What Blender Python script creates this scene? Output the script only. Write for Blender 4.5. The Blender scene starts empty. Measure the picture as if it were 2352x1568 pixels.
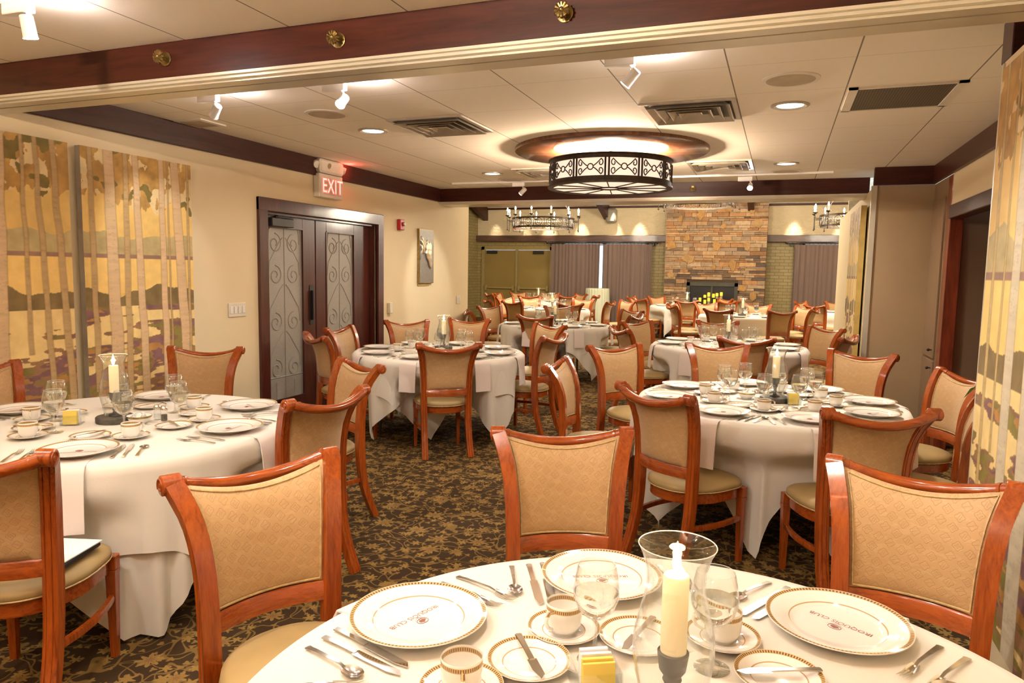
import bpy, math, random
import numpy as np
from mathutils import Matrix, Vector
PI=math.pi
sin,cos,radians=math.sin,math.cos,math.radians
rng=random.Random(7)
SC=bpy.context.scene
COL=SC.collection
# ------------------------------------------------------------------ camera
FPX=1621.13; YAW=-.361361; PIT=.0995085; ROLL=.0173548; EYE=1.53
def _rot(y,p,r):
    c,s=cos(y),sin(y)
    Rz=np.array([[c,-s,0],[s,c,0],[0,0,1]])
    B=np.array([[1,0,0],[0,0,-1],[0,1,0]])
    Rx=np.array([[1,0,0],[0,cos(p),-sin(p)],[0,sin(p),cos(p)]])
    Rr=np.array([[cos(r),-sin(r),0],[sin(r),cos(r),0],[0,0,1]])
    return Rr@Rx@B@Rz
CR=_rot(YAW,PIT,ROLL)
cam_data=bpy.data.cameras.new('camera'); cam=bpy.data.objects.new('camera',cam_data); COL.objects.link(cam)
cam_data.sensor_width=36; cam_data.lens=FPX/2352*36; cam_data.clip_start=.02; cam_data.clip_end=200
mw=Matrix(((CR[0][0],-CR[1][0],-CR[2][0],0),(CR[0][1],-CR[1][1],-CR[2][1],0),(CR[0][2],-CR[1][2],-CR[2][2],EYE),(0,0,0,1)))
cam.matrix_world=mw
SC.camera=cam
def proj(X,Y,Z):
    c=CR@np.array([X,Y,Z-EYE]); 
    if c[2]<.05: return (-9999,-9999)
    return (1176+FPX*c[0]/c[2],784+FPX*c[1]/c[2])
def inview(X,Y,Z,m=60):
    x,y=proj(X,Y,Z); return -m<x<2352+m and -m<y<1568+m
# ------------------------------------------------------------------ world, exposure
W=bpy.data.worlds.new('daylight_sky'); SC.world=W; W.use_nodes=True
bg=W.node_tree.nodes['Background']; bg.inputs[0].default_value=(.62,.78,1,1); bg.inputs[1].default_value=1.6
vs=SC.view_settings; vs.view_transform='Standard'; vs.look='None'; vs.gamma=1; vs.use_curve_mapping=False; vs.exposure=1.30
WARM=(1,.875,.72); TRACKC=(1,.95,.88)
LK=.46
def kelv(l,e,c):
    l.energy=e*LK; l.color=c
def spot(name,loc,target,e,size=120,blend=.8,r=.05,c=WARM,parent=None):
    l=bpy.data.lights.new(name,'SPOT'); kelv(l,e,c); l.spot_size=radians(size); l.spot_blend=blend; l.shadow_soft_size=r
    o=bpy.data.objects.new(name,l); COL.objects.link(o); o.location=loc
    d=Vector(target)-Vector(loc); o.rotation_euler=d.to_track_quat('-Z','Y').to_euler(); return o
def point(name,loc,e,r=.05,c=WARM):
    l=bpy.data.lights.new(name,'POINT'); kelv(l,e,c); l.shadow_soft_size=r
    o=bpy.data.objects.new(name,l); COL.objects.link(o); o.location=loc; return o
def disk(name,loc,e,size,up=False,c=WARM,spread=180):
    l=bpy.data.lights.new(name,'AREA'); kelv(l,e,c); l.shape='DISK'; l.size=size; l.spread=radians(spread)
    o=bpy.data.objects.new(name,l); COL.objects.link(o); o.location=loc
    if up: o.rotation_euler=(PI,0,0)
    return o
CANS=[(-3.07,4.94),(-3.08,7.44),(-.003,4.95),(-.01,7.46),(-3.07,1.1),(-.5,1.2),(-1.55,1.5),(-3.07,-1.0),(-.5,-1.0),(-1.55,6.95+1.1)]  # cans after the first four are unseen, added to light the front room
E_CAN=62
for i,(x,y) in enumerate(CANS[:9]): disk('downlight_lamp',(x,y,2.585),E_CAN*((.19,.30,.48,.40)[i] if i<4 else .165),.16,c=WARM,spread=150)
DRUMS=[(-1.47,6.28),(-1.47,-.55)]  # second drum is unseen, added to bounce light onto the ceiling
for i,(x,y) in enumerate(DRUMS):
    point('drum_bulb',(x,y,2.44),(950,5200)[i],.12,c=(1,.78,.58))
TRK=[((-3.40,3.58),(-4.386,3.95,1.55),95,44),((-2.47,3.57),(-4.35,8.1,1.5),0,30),((-.80,3.57),(-2.4,3.8,.6),150,50)]
# ------------------------------------------------------------------ mesh helpers
class MB:
    def __init__(s): s.v=[]; s.f=[]; s.c=[]
    def add(s,vs_,fs,col=None):
        n=len(s.v); s.v+= [tuple(p) for p in vs_]; s.f+=[tuple(i+n for i in f) for f in fs]
        if col is not None: s.c+= [col]*len(fs)
        return s
    def box(s,x0,x1,y0,y1,z0,z1,col=None):
        return s.add([(x0,y0,z0),(x1,y0,z0),(x1,y1,z0),(x0,y1,z0),(x0,y0,z1),(x1,y0,z1),(x1,y1,z1),(x0,y1,z1)],
            [(0,3,2,1),(4,5,6,7),(0,1,5,4),(1,2,6,5),(2,3,7,6),(3,0,4,7)],col)
    def bbox(s,x0,x1,y0,y1,z0,z1,b=.004):
        # chamfered box
        v=[];xs=(x0,x1);ys=(y0,y1);zs=(z0,z1)
        idx={}
        for i in (0,1):
            for j in (0,1):
                for k in (0,1):
                    sx,sy,sz=(b if i==0 else -b),(b if j==0 else -b),(b if k==0 else -b)
                    for a in range(3):
                        p=[xs[i]+sx,ys[j]+sy,zs[k]+sz]; p[a]=(xs[i],ys[j],zs[k])[a]
                        idx[(i,j,k,a)]=len(v); v.append(tuple(p))
        f=[]
        for a in range(3):
            o=[q for q in range(3) if q!=a]
            for side in (0,1):
                q=[]
                for (m,n) in ((0,0),(1,0),(1,1),(0,1)):
                    t=[0,0,0]; t[a]=side; t[o[0]]=m; t[o[1]]=n; q.append(idx[(t[0],t[1],t[2],a)])
                if (side==0)!=(a==1): q=q[::-1]
                f.append(tuple(q))
        for a in range(3):      # edges along a
            o=[q for q in range(3) if q!=a]
            for m in (0,1):
                for n in (0,1):
                    t0=[0,0,0];t0[o[0]]=m;t0[o[1]]=n;t1=list(t0);t1[a]=1
                    f.append((idx[(*t0,o[0])],idx[(*t1,o[0])],idx[(*t1,o[1])],idx[(*t0,o[1])]))
        for i in (0,1):
            for j in (0,1):
                for k in (0,1): f.append((idx[(i,j,k,0)],idx[(i,j,k,1)],idx[(i,j,k,2)]))
        return s.add(v,f)
    def lathe(s,prof,seg=24,cx=0,cy=0,cz=0,closed=False,col=None):
        v=[];f=[];n=len(prof)
        for i in range(seg):
            a=2*PI*i/seg
            for r,z in prof: v.append((cx+r*cos(a),cy+r*sin(a),cz+z))
        for i in range(seg):
            j=(i+1)%seg
            for k in range(n-1 if not closed else n):
                k2=(k+1)%n
                f.append((i*n+k,j*n+k,j*n+k2,i*n+k2))
        return s.add(v,f,col)
    def tube(s,path,r,seg=8,caps=True,closed=False):
        P=[Vector(p) for p in path]; n=len(P); R=r if isinstance(r,(list,tuple)) else [r]*n
        v=[];f=[];prev=None
        for i,p in enumerate(P):
            if closed: t=P[(i+1)%n]-P[i-1]
            else: t=P[min(i+1,n-1)]-P[max(i-1,0)]
            if t.length<1e-9: t=Vector((0,0,1))
            t.normalize()
            if prev is None:
                u=t.cross(Vector((0,0,1)));
                if u.length<.1: u=t.cross(Vector((1,0,0)))
            else: u=prev-t*prev.dot(t)
            u.normalize(); prev=u; w=t.cross(u)
            for k in range(seg):
                a=2*PI*k/seg; v.append(tuple(p+(u*cos(a)+w*sin(a))*R[i]))
        m=n if closed else n-1
        for i in range(m):
            j=(i+1)%n
            for k in range(seg):
                k2=(k+1)%seg; f.append((i*seg+k,i*seg+k2,j*seg+k2,j*seg+k))
        if caps and not closed:
            f.append(tuple(range(seg))[::-1]); f.append(tuple((n-1)*seg+k for k in range(seg)))
        return s.add(v,f)
    def sweep(s,path,prof,side,caps=True):
        # prof: list of (a,b) in the plane (side, normal); side: constant-ish vector; path points
        P=[Vector(p) for p in path]; n=len(P); v=[];f=[]
        for i,p in enumerate(P):
            t=(P[min(i+1,n-1)]-P[max(i-1,0)]).normalized()
            sd=Vector(side[i] if isinstance(side,list) else side); sd=(sd-t*sd.dot(t)).normalized(); nn=t.cross(sd)
            pr=prof(i/(n-1)) if callable(prof) else prof
            m=len(pr)
            for a,b in pr: v.append(tuple(p+sd*a+nn*b))
        for i in range(n-1):
            for k in range(m):
                k2=(k+1)%m; f.append((i*m+k,i*m+k2,(i+1)*m+k2,(i+1)*m+k))
        if caps: f.append(tuple(range(m))[::-1]); f.append(tuple((n-1)*m+k for k in range(m)))
        return s.add(v,f)
    def grid(s,fn,nu,nv,wrap=False):
        v=[fn(i/nu,j/nv) for i in range(nu+(0 if wrap else 1)) for j in range(nv+1)]
        f=[];m=nv+1;N=nu if wrap else nu+1
        for i in range(nu):
            a=i;b=(i+1)%N
            for j in range(nv): f.append((a*m+j,b*m+j,b*m+j+1,a*m+j+1))
        return s.add(v,f)
    def prism(s,poly,z0,z1,axis='z',col=None):
        n=len(poly)
        def P(a,b,c): return {'z':(a,b,c),'y':(a,c,b),'x':(c,a,b)}[axis]
        v=[P(a,b,z0) for a,b in poly]+[P(a,b,z1) for a,b in poly]
        return s.add(v,[tuple(range(n))[::-1],tuple(range(n,2*n))]+[(i,(i+1)%n,n+(i+1)%n,n+i) for i in range(n)],col)
    def sphere(s,c,r,seg=12,rings=8,sz=1):
        return s.lathe([(max(1e-4,r*sin(PI*k/rings)),-r*cos(PI*k/rings)*sz) for k in range(rings+1)],seg,*c)
    def xf(s,M,start=0):
        s.v[start:]=[tuple(M@Vector(p)) for p in s.v[start:]]; return s
    def mesh(s,name,mat,ang=40,smooth=True):
        me=bpy.data.meshes.new(name); me.from_pydata(s.v,[],s.f); 
        if smooth:
            me.polygons.foreach_set('use_smooth',[True]*len(me.polygons)); me.set_sharp_from_angle(angle=radians(ang))
        if isinstance(mat,(list,tuple)):
            for m_ in mat: me.materials.append(m_)
        else: me.materials.append(mat)
        if s.c and len(s.c)==len(s.f):
            ca=me.color_attributes.new('Col','FLOAT_COLOR','CORNER')
            arr=[]
            for p,c in zip(s.f,s.c): arr+= list(c)*len(p)
            ca.data.foreach_set('color',arr)
        me.validate(); me.update(); return me
    def build(s,name,mat,parent=None,loc=None,ang=40,smooth=True):
        o=bpy.data.objects.new(name,s.mesh(name,mat,ang,smooth)); COL.objects.link(o)
        if parent is not None: o.parent=parent
        if loc: o.location=loc
        return o
REG=[]
def tag(o,look,cat,place='',group=None,pos=None):
    """look + place give the label; if several share them, an order from the left is added at the end"""
    o['category']=cat
    if group: o['group']=group
    o['label']=(look+' '+place).strip()
    REG.append((o,look,place,pos)); return o
def struct(o): o['kind']='structure'; return o
def empty(name,loc=(0,0,0),rz=0):
    o=bpy.data.objects.new(name,None); o.empty_display_size=.1; COL.objects.link(o); o.location=loc; o.rotation_euler=(0,0,rz); return o
KIDS={}
def child(parent,o): KIDS.setdefault(parent.name,[]).append(o)
def copy_tree(o,loc,rz,parent=None):
    c=o.copy(); COL.objects.link(c); c.parent=parent
    if parent is None: c.location=loc; c.rotation_euler=(0,0,rz)
    for k in ('label','category','group'):
        if k in c.keys() and parent is None: del c[k]
    for ch in [x for x in o.children]: copy_tree(ch,None,0,c)
    return c
def text_mesh(txt,size,depth=0.0,font=None,align='CENTER',spacing=1):
    cu=bpy.data.curves.new('lettering','FONT'); cu.body=txt; cu.size=size; cu.extrude=depth; cu.align_x=align; cu.align_y='CENTER'; cu.space_character=spacing; cu.resolution_u=2
    ob=bpy.data.objects.new('lettering',cu); COL.objects.link(ob)
    dg=bpy.context.evaluated_depsgraph_get(); me=bpy.data.meshes.new_from_object(ob.evaluated_get(dg))
    b=MB(); b.add([tuple(v.co) for v in me.vertices],[tuple(p.vertices) for p in me.polygons])
    bpy.data.objects.remove(ob); bpy.data.curves.remove(cu); bpy.data.meshes.remove(me); return b
# ------------------------------------------------------------------ material helpers
def newmat(name):
    m=bpy.data.materials.new(name); m.use_nodes=True; nt=m.node_tree; b=nt.nodes['Principled BSDF']; return m,nt,b
class NT:
    def __init__(s,nt): s.nt=nt
    def n(s,t,**k):
        x=s.nt.nodes.new(t)
        for a,b in k.items(): setattr(x,a,b)
        return x
    def L(s,a,b): s.nt.links.new(a,b)
    def m(s,op,a,b=None,c=None):
        x=s.n('ShaderNodeMath',operation=op)
        for i,q in enumerate((a,b,c)):
            if q is None: continue
            if isinstance(q,(int,float)): x.inputs[i].default_value=q
            else: s.L(q,x.inputs[i])
        return x.outputs[0]
    def mix(s,f,a,b):
        x=s.n('ShaderNodeMix',data_type='RGBA')
        for sock,q in ((x.inputs[0],f),(x.inputs[6],a),(x.inputs[7],b)):
            if isinstance(q,(int,float)): sock.default_value=q
            elif isinstance(q,tuple): sock.default_value=(*q[:3],1)
            else: s.L(q,sock)
        return x.outputs[2]
    def ramp(s,f,pts,interp='LINEAR'):
        x=s.n('ShaderNodeValToRGB'); x.color_ramp.interpolation=interp; e=x.color_ramp.elements
        while len(e)<len(pts): e.new(.5)
        for i,(p,c) in enumerate(pts): e[i].position=p; e[i].color=(*c,1) if len(c)==3 else c
        s.L(f,x.inputs[0]); return x.outputs[0]
    def step(s,v,lo,hi):
        x=s.n('ShaderNodeMapRange',interpolation_type='SMOOTHSTEP'); s.L(v,x.inputs[0]); x.inputs[1].default_value=lo; x.inputs[2].default_value=hi; return x.outputs[0]
    def coord(s,kind='Object',scale=(1,1,1),rot=(0,0,0),loc=(0,0,0)):
        t=s.n('ShaderNodeTexCoord'); mp=s.n('ShaderNodeMapping'); mp.inputs['Scale'].default_value=scale; mp.inputs['Rotation'].default_value=rot; mp.inputs['Location'].default_value=loc
        s.L(t.outputs[kind],mp.inputs[0]); return mp.outputs[0]
    def noise(s,vec,scale,detail=3,rough=.5,dist=0,out=0):
        x=s.n('ShaderNodeTexNoise'); x.inputs['Scale'].default_value=scale; x.inputs['Detail'].default_value=detail; x.inputs['Roughness'].default_value=rough; x.inputs['Distortion'].default_value=dist
        s.L(vec,x.inputs['Vector']); return x.outputs[out]
    def vor(s,vec,scale,feature='F1',rand=1.0):
        x=s.n('ShaderNodeTexVoronoi',feature=feature); x.inputs['Scale'].default_value=scale; x.inputs['Randomness'].default_value=rand; s.L(vec,x.inputs['Vector']); return x
    def sep(s,v):
        x=s.n('ShaderNodeSeparateXYZ'); s.L(v,x.inputs[0]); return x.outputs
    def comb(s,a,b,c=0.0):
        x=s.n('ShaderNodeCombineXYZ')
        for i,q in enumerate((a,b,c)):
            if isinstance(q,(int,float)): x.inputs[i].default_value=q
            else: s.L(q,x.inputs[i])
        return x.outputs[0]
    def bump(s,b,h,st=.3,d=.01):
        x=s.n('ShaderNodeBump'); x.inputs['Strength'].default_value=st; x.inputs['Distance'].default_value=d; s.L(h,x.inputs['Height']); s.L(x.outputs[0],b.inputs['Normal']); return x
def plain(name,col,rough=.5,metal=0,var=.08,scale=8,bump=0,coat=0,spec=.5,emit=None,es=0,bscale=None):
    m,nt,b=newmat(name); t=NT(nt); co=t.coord()
    nz=t.noise(co,scale,4)
    c2=tuple(max(0,c*(1-var*2)) for c in col)
    t.L(t.mix(t.step(nz,.3,.7),c2,col),b.inputs['Base Color'])
    b.inputs['Roughness'].default_value=rough; b.inputs['Metallic'].default_value=metal; b.inputs['Coat Weight'].default_value=coat; b.inputs['Specular IOR Level'].default_value=spec
    b.inputs['Coat Roughness'].default_value=.12
    if bump: t.bump(b,t.noise(co,bscale or scale*12,3),bump,.003)
    if emit: b.inputs['Emission Color'].default_value=(*emit,1); b.inputs['Emission Strength'].default_value=es
    return m
def wood(name,dark,light,rough=.25,coat=.5,scale=1,axis='z',spec=.5):
    m,nt,b=newmat(name); t=NT(nt)
    s={'z':(14,14,1.3),'x':(1.3,14,14),'y':(14,1.3,14)}[axis]
    co=t.coord('Object',tuple(q*scale for q in s)); nz=t.noise(co,2.2,5,.6,1.2); fine=t.noise(t.coord('Object',tuple(q*4*scale for q in s)),3,3)
    f=t.m('ADD',t.m('MULTIPLY',nz,.75),t.m('MULTIPLY',fine,.25))
    t.L(t.ramp(f,[(.3,dark),(.62,light)]),b.inputs['Base Color'])
    b.inputs['Roughness'].default_value=rough; b.inputs['Coat Weight'].default_value=coat; b.inputs['Coat Roughness'].default_value=.08; b.inputs['Specular IOR Level'].default_value=spec
    t.bump(b,fine,.05,.002)
    return m
MAT={}
MAT['cherry']=wood('cherry_wood',(.19,.030,.005),(.40,.084,.010),.24,.4,1.3)
MAT['cherry_dark']=wood('cherry_wood_rail',(.18,.027,.005),(.38,.078,.009),.2,.5,1.3,'x')
MAT['mahogany']=wood('mahogany_beam',(.024,.0058,.004),(.066,.014,.0075),.38,.08,.6,'x',.3)
MAT['mahogany_y']=wood('mahogany_beam_long',(.024,.0058,.004),(.066,.014,.0075),.38,.08,.6,'y',.3)
MAT['mahogany_z']=wood('mahogany_door',(.036,.008,.006),(.10,.021,.014),.3,.4,.6,'z')
MAT['mahogany_red']=wood('red_mahogany_panel',(.09,.018,.008),(.30,.062,.022),.3,.4,.5,'z')
MAT['shelf']=wood('walnut_beam',(.045,.02,.014),(.12,.06,.042),.4,.2,.5,'x')
MAT['taupe']=plain('taupe_cabinet_paint',(.30,.20,.12),.5,var=.04,scale=3)
MAT['tan_wall']=plain('tan_wall_covering',(.46,.34,.20),.8,var=.03,scale=2,bump=.1,bscale=160)
MAT['cream']=plain('cream_wall_paint',(.80,.675,.44),.75,var=.02,scale=1.5,bump=.05,bscale=120)
MAT['white']=plain('white_enamel',(.85,.83,.8),.35,var=.02)
MAT['offwhite']=plain('offwhite_plastic',(.80,.74,.62),.4,var=.03)
MAT['alu']=plain('cream_anodised_track',(.72,.68,.56),.3,metal=.35,var=.05,scale=3)
MAT['darkgap']=plain('dark_groove',(.02,.018,.015),.6)
MAT['brass']=plain('aged_brass',(.42,.31,.13),.35,metal=1,var=.2,scale=40)
MAT['iron']=plain('bronze_ironwork',(.065,.05,.036),.5,metal=.6,var=.2,scale=30,bump=.2)
MAT['silver']=plain('silver_cutlery',(.82,.80,.76),.16,metal=1,var=.06,scale=20)
MAT['chrome']=plain('chrome',(.8,.8,.8),.12,metal=1,var=.03)
MAT['black']=plain('black_metal',(.02,.02,.02),.4,var=.1)
MAT['grey']=plain('grey_metal_closer',(.09,.085,.08),.4,metal=.4,var=.1)
MAT['pewter']=plain('pewter_holder',(.13,.12,.11),.42,metal=.7,var=.2,scale=20)
MAT['base']=plain('weathered_wood_base',(.10,.085,.07),.55,var=.25,scale=30,bump=.2)
MAT['red']=plain('red_alarm_plastic',(.45,.01,.01),.3,var=.05)
MAT['wax']=plain('ivory_wax',(.9,.80,.58),.4,var=.03,emit=(1,.72,.38),es=.05)
MAT['flame']=plain('candle_flame',(1,.8,.4),.5,emit=(1,.72,.32),es=12)
MAT['led']=plain('amber_led_candle',(.75,.45,.05),.5,emit=(1,.50,.03),es=.6)
MAT['ledgrey']=plain('grey_pillar_candle',(.35,.33,.25),.5,var=.1)  # candles whose own body colour is grey
MAT['bulb']=plain('glowing_bulb',(1,.9,.7),.5,emit=(1,.86,.62),es=60)
MAT['canlens']=plain('downlight_lens',(1,.95,.85),.5,emit=(1,.86,.70),es=5)
MAT['spotlens']=plain('spotlight_lens',(1,1,1),.5,emit=(1,.95,.92),es=40)
MAT['shade']=plain('frosted_lamp_shade',(.9,.8,.66),.5,emit=(1,.80,.62),es=.36,var=.03)
MAT['shade2']=plain('frosted_lamp_bottom',(.9,.74,.6),.5,emit=(1,.72,.54),es=.42,var=.1,scale=3)
MAT['redglow']=plain('red_letter_outline',(.9,.1,.1),.5,emit=(1,.08,.07),es=.6); MAT['pinkglow']=plain('pale_red_letters',(1,.7,.6),.5,emit=(1,.6,.5),es=.42)
MAT['redhalo']=plain('lit_sign_panel',(.80,.62,.48),.4)
MAT['vent']=plain('vent_metal',(.50,.44,.34),.35,metal=.15,var=.1)
MAT['ventdark']=plain('vent_inside',(.10,.08,.055),.5)
MAT['speaker']=plain('speaker_mesh',(.52,.43,.30),.6)
MAT['green']=plain('olive_door_paint',(.28,.20,.06),.45,var=.04,scale=2)
MAT['greenf']=plain('olive_frame_paint',(.34,.26,.10),.45,var=.04)
MAT['screen']=plain('firebox_screen',(.012,.012,.014),.35)
MAT['fbframe']=plain('firebox_frame',(.075,.075,.06),.45,metal=.4)
MAT['mortar']=plain('stone_mortar',(.09,.06,.035),.9)
MAT['packetY']=plain('yellow_sugar_packet',(.85,.66,.14),.6,var=.03)
MAT['packetW']=plain('white_sugar_packet',(.85,.86,.92),.6,var=.03)
MAT['packetB']=plain('blue_print',(.08,.14,.55),.6)
MAT['creamer']=plain('creamer_cup',(.88,.88,.86),.5)
MAT['crest']=plain('plum_crest_print',(.30,.10,.08),.5)
MAT['leaf']=plain('palm_leaf',(.10,.22,.03),.5,var=.2)
MAT['pot']=plain('dark_planter',(.05,.03,.02),.4)
MAT['paper']=plain('white_paper',(.85,.87,.86),.6,var=.01)
MAT['folder']=plain('black_folder',(.012,.012,.02),.55)
MAT['vinyl']=plain('gold_seat_vinyl',(.40,.285,.12),.5,var=.06,scale=6,bump=.06)
MAT['piping']=plain('gold_piping',(.60,.42,.19),.6,var=.15,scale=60)
MAT['canvas_edge']=plain('canvas_edge',(.55,.40,.12),.6,var=.1)
MAT['canvas_edge2']=plain('grey_canvas_edge',(.42,.37,.30),.6,var=.1)
def cloth(name,col,st=.12):
    m,nt,b=newmat(name); t=NT(nt); co=t.coord()
    t.L(t.mix(t.noise(co,3,3),tuple(c*.96 for c in col),col),b.inputs['Base Color'])
    b.inputs['Roughness'].default_value=.85; b.inputs['Sheen Weight'].default_value=.15; b.inputs['Specular IOR Level'].default_value=.2
    h=t.m('ADD',t.m('MULTIPLY',t.noise(co,5,4,.6,.4),1.0),t.m('MULTIPLY',t.noise(co,260,2),.05)); t.bump(b,h,st,.02); return m
MAT['cloth']=cloth('ivory_tablecloth',(.74,.705,.64)); MAT['napkin']=cloth('blush_napkin',(.76,.68,.635)); MAT['cloth2']=cloth('pale_green_skirt',(.74,.78,.60),.05)
def glass(name,tint=(.97,.98,.97),edge=.85,base=.055):
    m,nt,b=newmat(name); t=NT(nt); nt.nodes.remove(b); out=[n for n in nt.nodes if n.type=='OUTPUT_MATERIAL'][0]
    tr=t.n('ShaderNodeBsdfTransparent'); gl=t.n('ShaderNodeBsdfGlossy'); gl.inputs['Roughness'].default_value=.03; gl.inputs['Color'].default_value=(1,1,1,1)
    lw=t.n('ShaderNodeLayerWeight'); lw.inputs[0].default_value=.35
    t.L(t.mix(t.m('POWER',lw.outputs['Facing'],5.0),tint,tuple(c*.62 for c in tint)),tr.inputs[0]); f=t.m('ADD',t.m('MULTIPLY',t.m('POWER',lw.outputs['Facing'],2.5),edge),base)
    mx=t.n('ShaderNodeMixShader'); t.L(f,mx.inputs[0]); t.L(tr.outputs[0],mx.inputs[1]); t.L(gl.outputs[0],mx.inputs[2]); t.L(mx.outputs[0],out.inputs[0]); return m
MAT['glass']=glass('clear_glass'); MAT['stemglass']=glass('clear_glass_stem',(.95,.96,.95),.9,.22); MAT['pane']=glass('window_pane',(.93,.96,1),.3)
m,nt,b=newmat('drinking_water'); b.inputs['Base Color'].default_value=(.97,.97,.95,1); b.inputs['Transmission Weight'].default_value=1; b.inputs['Roughness'].default_value=.0; b.inputs['IOR'].default_value=1.14; MAT['water']=m
# frosted door glass
m,nt,b=newmat('frosted_door_glass'); t=NT(nt); co=t.coord(); t.L(t.mix(t.noise(co,120,2),(.30,.285,.25),(.45,.43,.385)),b.inputs['Base Color']); b.inputs['Roughness'].default_value=.35; t.bump(b,t.noise(co,300,2),.4,.002)
MAT['frost']=m
m,nt,b=newmat('frosted_scroll_silhouette'); t=NT(nt); co=t.coord(); t.L(t.mix(t.noise(co,120,2),(.255,.24,.21),(.39,.37,.325)),b.inputs['Base Color']); b.inputs['Roughness'].default_value=.4; MAT['frost_dark']=m
# porcelain with checkered gold band: radial bands by object-space radius
def porcelain(name,r_in,r_out,n,rline=None):
    m,nt,b=newmat(name); t=NT(nt); co=t.coord(); x,y,z=t.sep(co)
    r=t.m('SQRT',t.m('ADD',t.m('MULTIPLY',x,x),t.m('MULTIPLY',y,y)))
    a=t.m('ARCTAN2',y,x)
    ck=t.m('GREATER_THAN',t.m('SINE',t.m('MULTIPLY',a,float(n))),.1)
    w=r_out-r_in
    row=t.m('GREATER_THAN',t.m('ABSOLUTE',t.m('SUBTRACT',t.m('ABSOLUTE',t.m('SUBTRACT',r,(r_in+r_out)/2)),w*.19)),w*.07)
    inb=t.m('MULTIPLY',t.m('GREATER_THAN',r,r_in),t.m('LESS_THAN',r,r_out))
    gold=(.55,.38,.17); dk=(.17,.085,.045)
    inner=t.m('MULTIPLY',t.m('GREATER_THAN',r,r_in+w*.16),t.m('LESS_THAN',r,r_out-w*.16))
    c=t.mix(t.m('MULTIPLY',t.m('MULTIPLY',ck,inner),t.m('SUBTRACT',1.0,row)),gold,dk)
    c=t.mix(t.m('MULTIPLY',inner,t.m('MULTIPLY',ck,1.0)),c,dk)
    c=t.mix(inb,(.82,.80,.77),c)
    if rline:
        ln=t.m('LESS_THAN',t.m('ABSOLUTE',t.m('SUBTRACT',r,rline)),.0011); c=t.mix(ln,c,(.5,.33,.18))
    t.L(c,b.inputs['Base Color']); b.inputs['Roughness'].default_value=.12; b.inputs['Coat Weight'].default_value=.5; b.inputs['Coat Roughness'].default_value=.03
    return m
MAT['plate']=porcelain('porcelain_charger',.1375,.1465,118,.098)
MAT['saucer']=porcelain('porcelain_saucer',.069,.0765,84,.045)
MAT['bread']=porcelain('porcelain_side_plate',.0735,.0815,90,.052)
def cupmat():
    m,nt,b=newmat('porcelain_cup'); t=NT(nt); co=t.coord(); x,y,z=t.sep(co); a=t.m('ARCTAN2',y,x)
    r=t.m('SQRT',t.m('ADD',t.m('MULTIPLY',x,x),t.m('MULTIPLY',y,y)))
    inb=t.m('MULTIPLY',t.m('MULTIPLY',t.m('GREATER_THAN',z,.053),t.m('LESS_THAN',z,.0625)),t.m('GREATER_THAN',r,.0365))
    inn=t.m('MULTIPLY',t.m('GREATER_THAN',z,.0545),t.m('LESS_THAN',z,.061))
    ck=t.m('MULTIPLY',t.m('GREATER_THAN',t.m('SINE',t.m('MULTIPLY',a,54.0)),.1),inn)
    c=t.mix(ck,(.55,.38,.17),(.19,.10,.05)); c=t.mix(inb,(.82,.80,.75),c)
    t.L(c,b.inputs['Base Color']); b.inputs['Roughness'].default_value=.14; b.inputs['Coat Weight'].default_value=.5; return m
MAT['cup']=cupmat()
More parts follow.
